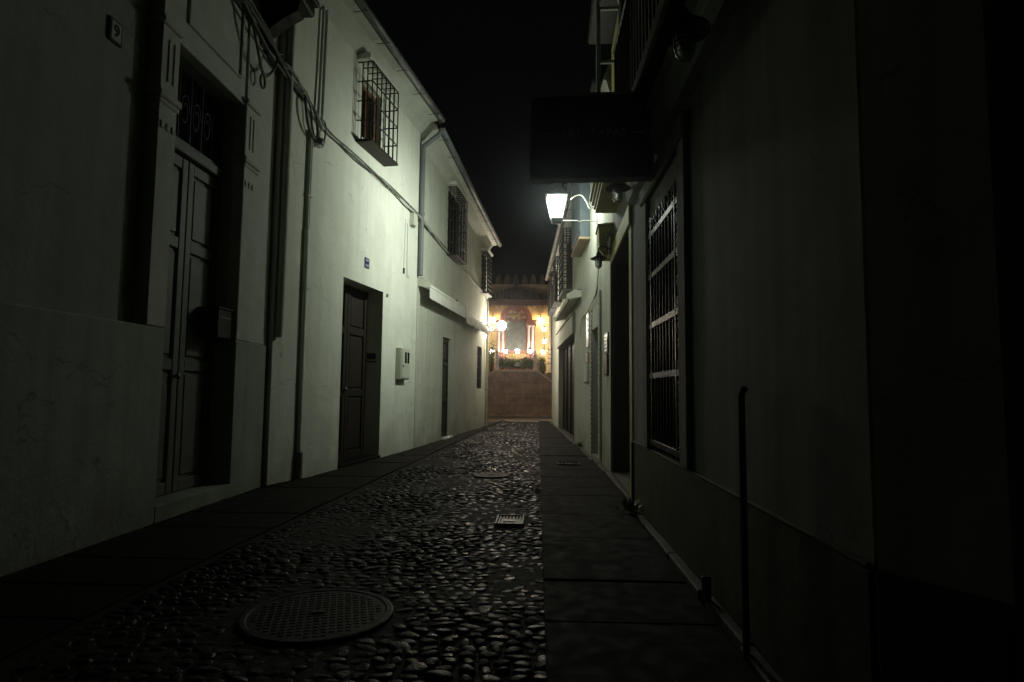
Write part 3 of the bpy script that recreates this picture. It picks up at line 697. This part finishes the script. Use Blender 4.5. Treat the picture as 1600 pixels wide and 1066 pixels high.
# ------------------------------------------------------------------ hanging sign
t = empty('hanging_sign', (.39, 4.5, 2.945), -.045, 'black hanging board lettered 101 TAPAS over the lit lantern', 'sign')
p = MB(); p.box(-.445, .445, -.045, .045, -.315, .315, bev=.012); p.build('board', 'signblack', t)
p = MB()
for z in (-.33, .319): p.box(-.455, .455, -.05, .05, z, z+.011, bev=.003)
for x in (-.457, .446): p.box(x, x+.011, -.05, .05, -.318, .318, bev=.003)
p.build('frame', 'moulding', t)
for f in (1, -1):
    me = text_mesh('101  TAPAS', .078); me.materials.append(M['signtext'])
    o = bpy.data.objects.new('lettering', me); col.objects.link(o); o.parent = t; o.location = (.02*f, -.0475*f, .02); o.rotation_euler = (PI/2, 0, 0 if f > 0 else PI)
    p = MB(); yy = -.0478*f
    a, b_ = sorted((yy, -.0455*f))
    for x in (-.34, .35): p.box(x-.05, x+.05, a, b_, .012, .024)
    p.build('dash', 'signtext', t)
    p = MB()
    for i in range(3):
        w_ = .05-.012*i
        p.box(.02-w_, .02+w_, a, b_, -.055-.022*i, -.045-.022*i)
    pts = [(.02+.075*math.cos(q), (a+b_)/2, -.015+.085*math.sin(q)) for q in np.linspace(-2.9, -.24, 18)]
    p.tube(pts, .004, 4)
    for q in (-.045, 0, .045): p.extrude([(.02+q-.02, .085), (.02+q+.02, .085), (.02+q, .125+.02*(q == 0))], 'y', a, b_)
    p.box(-.05, .09, a, b_, .07, .082); p.build('emblem', 'signblue', t)
p = MB()
for z in (.10, .0):
    p.tube([(.447, 0, z), (.53, 0, z)], .012, 8)
p.tube([(.495+.03*math.cos(q), 0, .05+.065*math.sin(q)) for q in np.linspace(0, 2*PI, 20)], .006, 6)
p.box(.515, .527, -.05, .05, -.06, .16, bev=.003); p.build('bracket', 'iron', t)

# ------------------------------------------------------------------ R3 bar house
od = (.02, 1.74, .05, 2.66, .42)
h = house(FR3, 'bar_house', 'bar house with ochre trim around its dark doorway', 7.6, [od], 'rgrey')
plank_door(h, .022, 1.738, .38, .051, 2.658, 'doorwood', 2)
p = MB(); p.box(.0, 2.0, -.03, -.001, -.03, .049); p.box(1.97, 2.02, -.03, -.001, .0, .58); p.build('dado', 'dado', h)
p = MB(); p.box(1.741, 1.93, -.012, -.001, .05, 2.66, bev=.003); p.box(.0, 1.93, -.035, -.001, 2.661, 2.86, bev=.008); p.box(-.0, .019, -.035, -.001, .05, 2.66); p.build('door_surround', 'yellow', h)
p = MB(); p.extrude([(-.002, 3.22), (-.25, 3.22), (-.25, 3.26), (-.27, 3.265), (-.27, 3.31), (-.295, 3.315), (-.295, 3.36), (-.32, 3.365), (-.32, 3.42), (-.002, 3.42)], 'x', .38, 2.0); b = p.build('balcony', 'yellow', h)
# glazed side of the balcony bay with a round-headed white frame
p = MB(); ya, yb, zb, zt = -.31, -.03, 3.421, 5.35
p.box(1.40, 1.46, ya, ya+.045, zb, zt-.16, bev=.006); p.box(1.40, 1.46, yb-.045, yb, zb, zt-.16, bev=.006)
for r0 in (0,):
    n = 12; vs = []
    for k in range(n+1):
        a = PI*k/n; cx, rx, rz_ = (ya+yb)/2, (yb-ya)/2, .2
        for (q, xx) in ((1, 1.40), (1, 1.46), (.76, 1.46), (.76, 1.40)): vs.append((xx, cx-rx*math.cos(a)*q, zt-.16+rz_*math.sin(a)*q))
    fs = []
    for k in range(n):
        for j in range(4): fs.append([k*4+j, k*4+(j+1) % 4, (k+1)*4+(j+1) % 4, (k+1)*4+j])
    p.add(vs, fs)
p.box(1.41, 1.45, ya+.046, yb-.046, zt-.2, zt-.17, bev=.004); p.box(1.41, 1.45, ya+.046, yb-.046, 4.55, 4.58, bev=.004)
p.build('side_frame', 'moulding', b)
p = MB()
for k in range(28): 
    z = 3.5+k*.065; p.box(.4, 1.3, -.05, -.004, z, z+.03, xf=Matrix.Translation((0, 0, 0)))
p.build('louvre', 'yellow', b)
p = MB(); p.box(.38, 1.395, ya, ya+.03, 3.421, 4.2); p.build('parapet', 'dado', b)
p = MB(); p.box(.38, 1.47, -.34, -.001, zt+.02, zt+.14, bev=.02); p.build('canopy', 'doorwood', b)
p = MB(); p.tube([(1.75, -.05, 3.4), (1.75, -.05, 7.5)], .045, 10); p.build('downpipe', 'gutter', h)
t = empty('cabinet', FR3.w(-.05, -.02, 2.76), FR3.rz, 'ochre painted utility cabinet on the wall under the ochre balcony', 'utility box')
p = MB(); p.extrude([(.015, .0), (-.12, .0), (-.165, .07), (-.17, .36), (.015, .38)], 'x', -.22, .2); p.build('box', 'yellow', t)
p = MB(); p.extrude([(.014, .381), (-.185, .362), (-.185, .385), (.014, .405)], 'x', -.24, .22); p.build('lid', 'yellow', t)

# ------------------------------------------------------------------ R4 far right house
ob = (10.62, 11.42, .06, 2.02, .24); os_ = (3.1, 7.7, -.03, 2.22, .2)
cages = [(7.25, 6.0, 3.25, 4.60, .2), (4.3, 3.25, 3.42, 4.62, .18), (2.3, 1.45, 3.5, 4.6, .16), (.9, .25, 3.55, 4.45, .15)]
cops = [(b+.05, a-.05, z0+.05, z1-.05, .05) for a, b, z0, z1, o in cages]
h = house(FR4, 'shop_house', 'pale house beyond the lantern with a wide shop opening and caged windows', 5.0, [ob, os_]+cops, 'white2')
for (a, b_, z0, z1, out), cp_ in zip(cages, cops): cage_window(h, b_, a, z0, z1, out, 8, 8, cp_, 'doorwood', 'gutter', .010, True)
eave(h, FR4.len-.02, 4.80, 5.15, .14, -.05)
plank_door(h, 10.622, 11.418, .22, .061, 2.018, 'greywood', 1)
for x0, x1 in ((10.47, 10.619), (11.421, 11.60)):
    p = MB(); p.box(x0, x1, -.02, -.001, .05, 2.35, bev=.006); p.build('brick_jamb', mat('painted_brick', (.46, .48, .42), .8, .15, 6, brick=(.26, .075, .010)), h)
p = MB(); p.box(3.102, 7.698, .16, .195, .0, 2.218)
for k in range(5): p.box(3.15+k*1.1, 3.23+k*1.1, .12, .159, .0, 2.21, bev=.006)
for k in range(14): p.box(3.11, 7.69, .145, .159, .1+k*.15, .115+k*.15)
p.build('shop_front', 'doorwood', h)
p = MB(); p.box(3.0, 7.8, -.06, -.001, 2.23, 2.62, bev=.01); p.box(2.95, 7.85, -.09, -.001, 2.621, 2.66, bev=.01); p.build('fascia', 'white2', h)
p = MB(); p.box(8.95, 10.35, -.17, -.001, 3.62, 5.0, bev=.01); bw = p.build('bay_window', 'shutter', h)
p = MB(); p.box(8.93, 10.37, -.19, -.001, 3.58, 3.619, bev=.006); p.build('sill', 'tanwood', bw)
p = MB()
for k in range(4): p.box(9.0+k*.34, 9.28+k*.34, -.185, -.1705, 3.72, 4.9, bev=.006)
p.build('leaf', 'shutter', bw)
p = MB(); p.box(.0, 12.4, -.025, -.001, -.03, .34, bev=.008)
awning(FR4, 5.3, 9.05, 2.80, .25, .05, 'retracted white awning cassette over the shop opening on the right')
# small signs on this wall
t = empty('wall_plaque', FR4.w(12.22, 0, 1.36), FR4.rz, 'framed menu plate with dark letters beside the ochre doorway', 'plaque')
p = MB(); p.box(-.15, .15, -.02, 0, .2, .47, bev=.004); p.build('frame', 'iron', t)
p = MB(); p.box(-.125, .125, -.023, -.0205, .225, .445)
for k in range(4): p.box(-.10, .09-.03*(k % 2), -.0245, -.0232, .25+k*.05, .27+k*.05, 1)
p.build('panel', ['tilewhite', 'iron'], t)
p = MB(); p.box(-.14, .14, -.03, 0, -.1, .18, bev=.008); p.build('lower_panel', 'brown', t)
t = empty('wall_plaque', FR4.w(10.1, 0, 1.2), FR4.rz, 'tan tile plaque above a shallow box left of the brick doorway', 'plaque')
p = MB(); p.box(-.14, .14, -.03, 0, .30, .50, bev=.004)
for k in range(3): p.box(-.08+k*.07, -.05+k*.07, -.034, -.0305, .33, .47, 1)
p.build('tile', ['tanwood', 'tilewhite'], t)
p = MB(); p.box(-.22, .12, -.05, 0, 0, .27, bev=.01); p.box(-.05, .10, -.09, 0, -.03, -.001, bev=.005); p.build('box', 'plastic', t)
t = empty('entry_panel', FR4.w(10.18, 0, 1.78), FR4.rz, 'white strip panel with dark bell buttons above the tan plaque', 'bell panel')
p = MB(); p.box(-.16, .12, -.025, 0, 0, .62, bev=.006); p.build('panel', 'tilewhite', t)
for k in range(3):
    p = MB(); p.box(.0, .07, -.032, -.0255, .42-.09*k, .48-.09*k, bev=.004); p.build('button', 'iron', t)
R4w = FR4.w
wires('cable', 'dark cables drooping from the cabinet along the far right wall', [(smooth_path([R4w(12.3, -.03, 3.3), R4w(11.75, -.03, 3.0), R4w(11.5, -.03, 2.7), R4w(11.36, -.03, 2.5), R4w(10.8, -.03, 2.45), R4w(10.17, -.03, 2.38), R4w(9.3, -.03, 2.33), R4w(9.1, -.03, 2.05)], 6, .02, k), .008, k % 2) for k in range(4)] +
      [([R4w(11.68, -.02, .06), R4w(11.67, -.02, 2.5)], .018, 1)], ['cable', 'cablew'])
wires('cable', 'tangle of wires against the wall above the cabinet', [(smooth_path([FR3.w(.3, -.06, 2.93-.04*k), FR3.w(.1+.1*k, -.1, 2.9), FR3.w(.15, -.08, 3.05-.07*k), FR3.w(.35, -.06, 2.9+.02*k)], 6, .05, k+20), .007, k % 2) for k in range(6)], ['cable', 'cablew'])
t = empty('wall_bracket', FR4.w(.06, 0, 1.95), FR4.rz, 'dark scrolled iron bracket on the far corner of the shop house', 'bracket')
p = MB()
for k in range(4): p.tube([(0, 0, .15*k), (0, -.14, .15*k), (0, -.14, .15*k+.07)], .014, 6)
p.tube([(0, -.02, -.05), (0, -.02, .56)], .014, 6); p.build('scroll', 'iron', t)
# ------------------------------------------------------------------ lit lanterns
def lantern(loc, label, glass, base, arm_len, rz, globe=False):
    t = empty('street_lantern', base, rz, label, 'street lantern')
    # local: wall plane at x=0, lantern hangs at x=-arm_len (towards the street)
    A = -arm_len; p = MB()
    n = 4; a0 = PI/4
    r1, r0, zt, zb = .215, .115, .17, -.17
    p.lathe([(r0, zb), (r1, zt)] if not globe else [(.001, -.13), (.06, -.118), (.11, -.07), (.13, 0), (.11, .07), (.06, .118), (.001, .13)], (A, 0, 0), 4 if not globe else 16, smooth=globe, rot=a0); p.build('glass', glass, t)
    if globe:
        p = MB(); p.tube([(0, 0, -.16), (A, 0, -.16), (A, 0, -.12)], .012, 7); p.tube(smooth_path([(0, 0, -.02), (A*.4, 0, -.13), (A*.75, 0, -.15)], 5), .008, 6); p.lathe([(.04, -.15), (.06, -.12), (.055, -.115)], (A, 0, 0), 12); p.box(-.012, -.001, -.03, .03, -.25, .05, bev=.003); p.build('bracket', 'iron', t); return t
    p = MB()
    for k in range(4):
        a = a0+k*PI/2; p.tube([(A+(r0+.004)*math.cos(a), (r0+.004)*math.sin(a), zb), (A+(r1+.004)*math.cos(a), (r1+.004)*math.sin(a), zt)], .008, 6)
    for r, z in ((r0+.006, zb-.005), (r1+.006, zt+.004)):
        q = [(A+r*math.cos(a0+k*PI/2), r*math.sin(a0+k*PI/2), z) for k in range(5)]; p.tube(q, .009, 6)
    p.lathe([(r0*.8, zb-.06), (r0*1.0, zb-.045), (r0*1.0, zb-.012), (.001, zb-.012)], (A, 0, 0), 4, smooth=False, rot=a0); p.build('frame', 'gutter', t)
    p = MB(); p.lathe([(r1+.03, zt+.012), (r1*.72, zt+.09), (r1*.45, zt+.13), (r1*.45, zt+.19), (r1*.3, zt+.23), (.03, zt+.26), (.03, zt+.30), (.001, zt+.33)], (A, 0, 0), 4, smooth=False, rot=a0)
    p.lathe([(.001, zt+.011), (r1+.03, zt+.012)], (A, 0, 0), 4, smooth=False, rot=a0); p.build('cap', 'iron', t)
    p = MB(); p.tube([(0, 0, -.20), (A*.35, 0, -.195), (A*.45, 0, -.21), (A*.5, 0, -.195), (A+.05, 0, -.195)], .010, 7)
    p.tube(smooth_path([(-.02, 0, -.02), (-.10, 0, .02), (-.13, 0, .1), (-.06, 0, .1), (-.05, 0, .03), (-.12, 0, .0), (-.17, 0, .10), (-.24, 0, .20), (-.32, 0, .20), (A+.21, 0, .14)], 6), .010, 7)
    p.tube([(-.015, 0, -.36), (-.015, 0, .16)], .014, 7); p.lathe([(.001, -.06), (.02, -.045), (.028, -.02), (.02, .0), (.001, .0)], (-.015, 0, -.36), 10); p.box(-.012, -.001, -.03, .03, -.3, .1, bev=.003); p.build('bracket', 'pipe', t)
    return t
lantern(None, 'lit white street lantern on a scrolled bracket below the black sign', 'lampglass', (.895, 9.2, 3.82), .62, 0)
# the arm stands on the left house end here
lantern(None, 'lit far street lantern at the end corner of left white house', 'farglass', (-1.50, 17.9, 2.93), .43, PI, True)
p = MB(); p.box(-1.6, -1.505, 17.605, 17.98, 2.55, 3.3, bev=.01); tag(p.build('corner_post', 'white'), 'short white pier carrying the far lantern at the house end', 'pier')
# near lantern: bulb, plus an added spot aimed across the street for contrast
LP_ = (.275, 9.2, 3.885)
ld = bpy.data.lights.new('lantern_contrast_spot', 'SPOT'); ld.energy = 330; ld.color = LAMP; ld.spot_size = math.radians(132); ld.spot_blend = 1.; ld.shadow_soft_size = .10
lo = bpy.data.objects.new('lantern_contrast_spot', ld); col.objects.link(lo); lo.location = LP_
lo.rotation_euler = Vector((-1, .36, -.12)).to_track_quat('-Z', 'Y').to_euler()
ld = bpy.data.lights.new('lantern_bulb', 'POINT'); ld.energy = 76; ld.color = LAMP; ld.shadow_soft_size = .10
lo = bpy.data.objects.new('lantern_bulb', ld); col.objects.link(lo); lo.location = LP_

# ------------------------------------------------------------------ shrine against the battlemented wall
YS = 26.0
t = empty('battlement_wall', (-1, 27.0, 0), 0, 'long old stone wall topped by pointed merlons behind the shrine', 'wall')
p = MB(); p.box(-9, 9, 0, 1.2, -.05, 5.62); p.box(-9.02, 9.02, -.06, 1.2, 5.621, 5.72, bev=.01); p.build('wall', 'ashlar', t)
for k in range(-10, 12):
    p = MB(); x = k*.39
    for i, (w_, z0, z1) in enumerate(((.14, 5.721, 5.86), (.115, 5.861, 5.99), (.085, 5.991, 6.11), (.05, 6.111, 6.20))): p.box(x-w_, x+w_, .02+.02*i, .5-.02*i, z0, z1, bev=.008)
    p.build('merlon', 'ashlarshade', t)
cx = -.94
t = empty('street_shrine', (cx, YS, 0), 0, 'ochre street shrine with tiled roof, red marble arch and dark painting', 'shrine')
p = MB(); p.box(-3.4, 3.4, .3, .95, -.05, 5.0); p.build('wall', 'ochrewall', t)
p = MB()
ap, eL, zE, zA = 0., 1.75, 4.78, 5.48
n = 26
for i in range(n):
    a0_ = -eL+2*eL*i/n; a1_ = -eL+2*eL*(i+1)/n; m_ = (a0_+a1_)/2
    zr = zA-(zA-zE)*abs(m_)/eL; rw = (a1_-a0_)/2*.92
    vs = []; seg = 4
    for (yy, zz) in ((-.75, zE), (-.75+.95*(zr-zE)/(zA-zE)+.02, zr)):
        for k in range(seg+1):
            q = PI*k/seg; vs.append((m_-rw*math.cos(q), yy, zz+rw*.7*math.sin(q)))
    p.add(vs, [[k, k+1, seg+1+k+1, seg+1+k] for k in range(seg)]+[list(range(seg+1))[::-1]])
p.add([(-eL, -.75, zE), (eL, -.75, zE), (0, .2, zA)], [[0, 1, 2]]); p.add([(-eL, -.75, zE), (0, .2, zA), (-eL, .3, zE)], [[0, 1, 2]]); p.add([(eL, -.75, zE), (eL, .3, zE), (0, .2, zA)], [[0, 1, 2]])
p.add([(-eL, -.75, zE-.01), (eL, -.75, zE-.01), (eL, .3, zE-.01), (-eL, .3, zE-.01)], [[0, 3, 2, 1]])
p.box(-.05, .05, -.02, .15, zA+.0, zA+.12, bev=.02)
rf = p.build('roof', 'tile', t)
p = MB(); p.box(-1.72, 1.72, -.70, -.60, 4.55, 4.768); 
for k in range(15): p.box(-1.66+k*.23, -1.60+k*.23, -.599, .299, 4.62, 4.75)
p.box(-1.72, 1.72, -.599, .299, 4.751, 4.765); p.build('eave_timber', 'redwood', rf)
# arch
def arcband(r0, r1, y0, y1, zc, n=24, mb=None):
    mb = mb or MB(); vs = []
    for k in range(n+1):
        a = PI*k/n; 
        for r, yy in ((r1, y0), (r1, y1), (r0, y1), (r0, y0)): vs.append((r*math.cos(a), yy, zc+r*math.sin(a)))
    mb.add(vs, [[k*4+j, k*4+(j+1) % 4, (k+1)*4+(j+1) % 4, (k+1)*4+j] for k in range(n) for j in range(4)]); return mb
p = arcband(.52, .70, .10, .299, 4.03); arcband(.50, .56, .05, .25, 4.03, mb=p); p.build('arch', 'redmarble', t)
p = MB(); vs = [(0, .2, 4.03)]+[(.51*math.cos(PI*k/16), .2, 4.03+.51*math.sin(PI*k/16)) for k in range(17)]; p.add(vs, [[0, k, k+1] for k in range(1, 17)])
rr = random.Random(5)
for k in range(34):
    a = rr.uniform(.25, PI-.25); r = rr.uniform(.1, .44); x, z = r*math.cos(a), 4.05+r*math.sin(a)
    p.tube([(x+.05*math.cos(b)*(1-b/9), .17, z+.05*math.sin(b)*(1-b/9)) for b in np.linspace(0, 6.5, 12)], .012, 5, 1)
p.lathe([(.10, -.03), (.11, .0), (.001, .02)], (0, .16, 4.25), 12, 1); p.build('tympanum', ['redmarble', 'gilt'], t)
p = MB(); p.box(-.44, .40, .15, .25, 2.72, 4.0); pa = p.build('painting', 'painting', t)
p = MB(); p.box(-.50, -.441, .12, .27, 2.68, 4.02, bev=.01); p.box(.401, .46, .12, .27, 2.68, 4.02, bev=.01); p.box(-.44, .40, .12, .27, 2.64, 2.719, bev=.01); p.box(-.44, .40, .12, .27, 4.001, 4.04, bev=.01); p.build('picture_frame', 'redmarble', pa)
for sx in (-1, 1):
    p = MB(); x0, x1 = sorted((sx*.47, sx*.82)); p.box(x0, x1, .16, .299, 2.2, 3.78); p.build('pilaster', 'redmarble', t)
    for q in (.55, .72):
        p = MB(); p.lathe([(.085, 2.65), (.085, 2.70), (.07, 2.72), (.068, 3.1), (.055, 3.13), (.052, 3.7), (.075, 3.76), (.08, 3.79)], (sx*q, .08, 0), 14); p.build('column', 'pinkcol', t)
        p = MB(); p.box(sx*q-.08, sx*q+.08, 0, .159, 2.2, 2.649, bev=.01); p.build('pedestal', 'redmarble', t)
    p = MB(); p.box(x0-.05, x1+.05, -.04, .299, 3.80, 3.90, bev=.01); p.box(x0-.02, x1+.02, -.0, .299, 3.901, 3.97, bev=.005); p.box(x0-.07, x1+.07, -.06, .299, 3.971, 4.03, bev=.01); p.build('entablature', 'redmarble', t)
p = MB(); p.box(-.95, .95, -.1, .299, 1.9, 2.199, bev=.01); p.build('altar_base', 'redmarble', t)
p = MB(); p.box(1.38, 1.50, .1, .29, 1.8, 4.5, bev=.01); p.build('post', 'tanwood', t)

# stair terrace in front
t = empty('stone_terrace', (-.87, 24.6, 0), 0, 'brown marble terrace wall with coping sloping down at both sides', 'terrace')
prof = [(-4.2, -.05), (-4.2, .15), (-.84, 1.78), (.86, 1.78), (3.6, .15), (3.6, -.05)]
prof = [(-3.2, -.05), (-3.2, .35), (-.84, 1.78), (.86, 1.78), (3.0, .25), (3.0, -.05)]
p = MB(); p.extrude(prof, 'y', 0, .5); p.build('wall', 'stone', t)
p = MB()
for (xa, za), (xb, zb) in zip(prof[1:4], prof[2:5]):
    p.add([(xa, -.07, za+.002), (xb, -.07, zb+.002), (xb, .54, zb+.002), (xa, .54, za+.002), (xa, -.07, za+.075), (xb, -.07, zb+.075), (xb, .54, zb+.075), (xa, .54, za+.075)], [[0, 3, 2, 1], [4, 5, 6, 7], [0, 1, 5, 4], [2, 3, 7, 6], [1, 2, 6, 5], [0, 4, 7, 3]])
p.build('coping', 'coping', t)
p = MB(); p.box(-3.0, 2.8, -.32, -.002, -.03, .13, bev=.01); p.build('step', 'stone', t)
p = MB(); p.box(-3, 2.8, .501, 2.0, -.05, 1.76); p.build('floor', 'stone', t)
# gate posts and railing
src = None
for x, lb in ((-1.63, 'left stone post with ball finial on the terrace corner'), (-.11, 'right stone post with ball finial on the terrace corner')):
    if src is None:
        t = empty('stone_post', (x, 24.68, 1.857), 0, lb, 'post', 'stone posts of the terrace railing'); src = t
        p = MB(); p.box(-.08, .08, -.08, .08, 0, .08, bev=.01); p.box(-.065, .065, -.065, .065, .081, .55, bev=.008); p.box(-.085, .085, -.085, .085, .551, .60, bev=.01); p.build('shaft', 'postwhite', t)
        p = MB(); p.lathe([(.085, .601), (.03, .65), (.025, .67), (.05, .70), (.055, .73), (.04, .765), (.001, .785)], n=14); p.build('finial', 'postwhite', t)
    else:
        t = copy_tree(src); t.location = (x, 24.68, 1.857); t['label'] = lb
t = empty('iron_railing', (-.87, 25.0, 1.857), 0, 'thin iron railing strung between the two stone posts', 'railing')
p = MB()
for k in range(22): p.tube([(-.66+k*.0629, 0, .0), (-.66+k*.0629, 0, .68)], .007, 5)
p.build('bars', 'iron', t)
p = MB()
for z in (.05, .45, .68): p.tube([(-.68, 0, z), (.68, 0, z)], .010, 6)
p.build('rail', 'redwood', t)
t = empty('wall_shell', (-.80, 24.72, 2.05), 0, 'pale round stone shell half hidden among the shrubs', 'ornament')
p = MB(); p.lathe([(.15, -.05), (.15, .0), (.13, .06), (.08, .10), (.001, .12)], n=20); p.build('shell', 'tilewhite', t)

def shrub(loc, h_, w_, n, mt_, label, seed):
    r = random.Random(seed); t = empty('shrub', loc, 0, label, 'shrub', 'shrubs along the terrace railing')
    s = MB(); lf = MB()
    for k in range(9):
        a = r.uniform(0, 6.28); tip = Vector((w_*.8*math.cos(a)*r.random(), w_*.45*math.sin(a)*r.random(), h_*r.uniform(.6, 1.)))
        s.tube([(0, 0, 0), tip*.5+Vector((0, 0, .03)), tip], [.012, .008, .003], 5)
        for j in range(n//9):
            q = tip*r.uniform(.25, 1.05)+Vector((r.gauss(0, w_*.2), r.gauss(0, w_*.14), r.gauss(0, .05)))
            if q.z < .02: continue
            d_ = Vector((r.uniform(-1, 1), r.uniform(-1, 1), r.uniform(-.2, 1.2))).normalized()*r.uniform(.05, .10); n_ = d_.cross(Vector((r.random(), r.random(), r.random()))).normalized()*.016
            lf.add([q, q+d_*.5+n_, q+d_, q+d_*.5-n_], [[0, 1, 2, 3]])
    s.build('stem', 'stem', t); lf.build('foliage', mt_, t)
shrub((-1.45, 24.80, 1.85), .50, .42, 1000, 'leaf', 'green leafy shrub just right of the left stone post', 1)
shrub((-1.12, 24.78, 1.85), .44, .42, 1000, 'leafy', 'leafy shrub left of the pale stone shell', 2)
shrub((-.80, 24.98, 1.85), .42, .40, 920, 'leaf', 'dark shrub directly behind the pale stone shell', 7)
shrub((-.52, 24.80, 1.85), .46, .42, 1000, 'leafy', 'yellowish shrub right of the pale stone shell', 3)
shrub((-.26, 24.78, 1.85), .48, .40, 980, 'leaf', 'green shrub just left of the right stone post', 4)
shrub((.18, 24.95, 1.60), .80, .34, 1100, 'leafy', 'yellow green shrub right of the right stone post', 5)
shrub((-1.90, 24.95, 1.55), 1.5, .28, 1100, 'leaf', 'tall dark climbing shrub left of the left stone post', 6)

# lanterns of the shrine
def shrine_lantern(loc, label, warm=False, src={}):
    if warm in src: t = copy_tree(src[warm])
    else:
        t = empty('shrine_lantern'); src[warm] = t
        p = MB(); p.lathe([(.001, -.085), (.05, -.085), (.085, .06), (.001, .06)], n=6, smooth=False); p.build('glass', 'warmglass' if warm else 'shrineglass', t)
        p = MB(); p.lathe([(.10, .061), (.06, .11), (.02, .13), (.018, .17), (.001, .17)], n=6, smooth=False)
        for k in range(6):
            a = k*PI/3; p.tube([(.053*math.cos(a), .053*math.sin(a), -.085), (.088*math.cos(a), .088*math.sin(a), .061)], .006, 4)
        p.lathe([(.001, -.12), (.03, -.115), (.055, -.087), (.001, -.086)], n=6, smooth=False); p.build('cap', 'iron', t)
        p = MB(); p.tube([(0, 0, .17), (0, .0, .24), (0, .10, .28), (0, .24, .24)] if warm else [(0, 0, -.115), (0, 0, -.25), (0, .06, -.3), (0, .2, -.3)], .010, 6); p.build('arm', 'iron', t)
    t.location = loc; tag(t, label, 'lantern', 'lit lanterns around the shrine'); return t
for x, z, lb in ((-1.92, 3.57, 'glowing shrine lantern high at left beside the far street lantern'), (-1.90, 2.62, 'glowing shrine lantern low at far left beyond left stone post'), (-1.34, 2.64, 'glowing shrine lantern above the railing just right of left post'),
                 (-.85, 2.66, 'glowing shrine lantern above the middle of railing'), (-.33, 2.66, 'glowing shrine lantern above the railing before the right columns'), (.22, 2.63, 'lowest glowing lantern of the right row beyond right post'),
                 (.27, 3.08, 'middle glowing lantern of the right vertical row'), (.25, 3.57, 'topmost glowing lantern of the right vertical row')):
    shrine_lantern((x, 25.35, z), lb)
shrine_lantern((-1.93, 26.06, 4.05), 'warm yellow wall lantern under the eave left of arch', True)
shrine_lantern((.10, 26.06, 4.05), 'warm yellow wall lantern under the eave right of arch', True)

# weeds at the wall foot
def weed(loc, seed, label):
    r = random.Random(seed); t = empty('weed', loc, 0, label, 'weed'); m = MB()
    for k in range(60):
        a = r.uniform(0, 6.28); l = r.uniform(.05, .16); d_ = Vector((math.cos(a)*.6, math.sin(a)*.6, r.uniform(.4, 1))).normalized()*l; n_ = d_.cross(Vector((0, 0, 1))).normalized()*.012
        q = Vector((r.gauss(0, .03), r.gauss(0, .04), 0)); m.add([q, q+d_*.5+n_, q+d_, q+d_*.5-n_], [[0, 1, 2, 3]])
    m.build('foliage', 'leaf', t)
weed((.80, 5.35, .03), 1, 'dark weed tuft growing at the foot of the right dado')
weed((.79, 11.3, .03), 2, 'green weed tuft at the wall left of the brick doorway')

hz = bpy.data.materials.new('bloom_haze'); hz.use_nodes = True; nt = hz.node_tree; nt.nodes.clear()  # thin volume added for lamp halos, in place of lens bloom
o_ = nt.nodes.new('ShaderNodeOutputMaterial'); v_ = nt.nodes.new('ShaderNodeVolumePrincipled'); v_.inputs['Color'].default_value = (.9, .95, 1, 1); v_.inputs['Density'].default_value = .0015; v_.inputs['Anisotropy'].default_value = .92
nt.links.new(v_.outputs[0], o_.inputs['Volume'])
hb = MB().box(-14, 14, -9, 34, -1, 9).build('halo_haze', hz); tag(hb, kind='stuff')
# ------------------------------------------------------------------ night sky, camera
wd = bpy.data.worlds.new('World'); sc.world = wd; wd.use_nodes = True
bg = wd.node_tree.nodes['Background']; bg.inputs['Color'].default_value = (.9, 1., .95, 1); bg.inputs['Strength'].default_value = .0011

cam = bpy.data.cameras.new('camera'); co = bpy.data.objects.new('camera', cam); col.objects.link(co)
cam.sensor_width = 36; cam.lens = 21.6; cam.clip_end = 300; cam.clip_start = .05
co.location = (0, 0, 1.05)
co.rotation_euler = (Matrix.Rotation(.042307, 3, 'Z') @ Matrix.Rotation(PI/2+.079619, 3, 'X') @ Matrix.Rotation(.010, 3, 'Z')).to_euler()
sc.camera = co
vs_ = sc.view_settings; vs_.view_transform = 'Standard'; vs_.look = 'None'; vs_.exposure = 0; vs_.gamma = 1
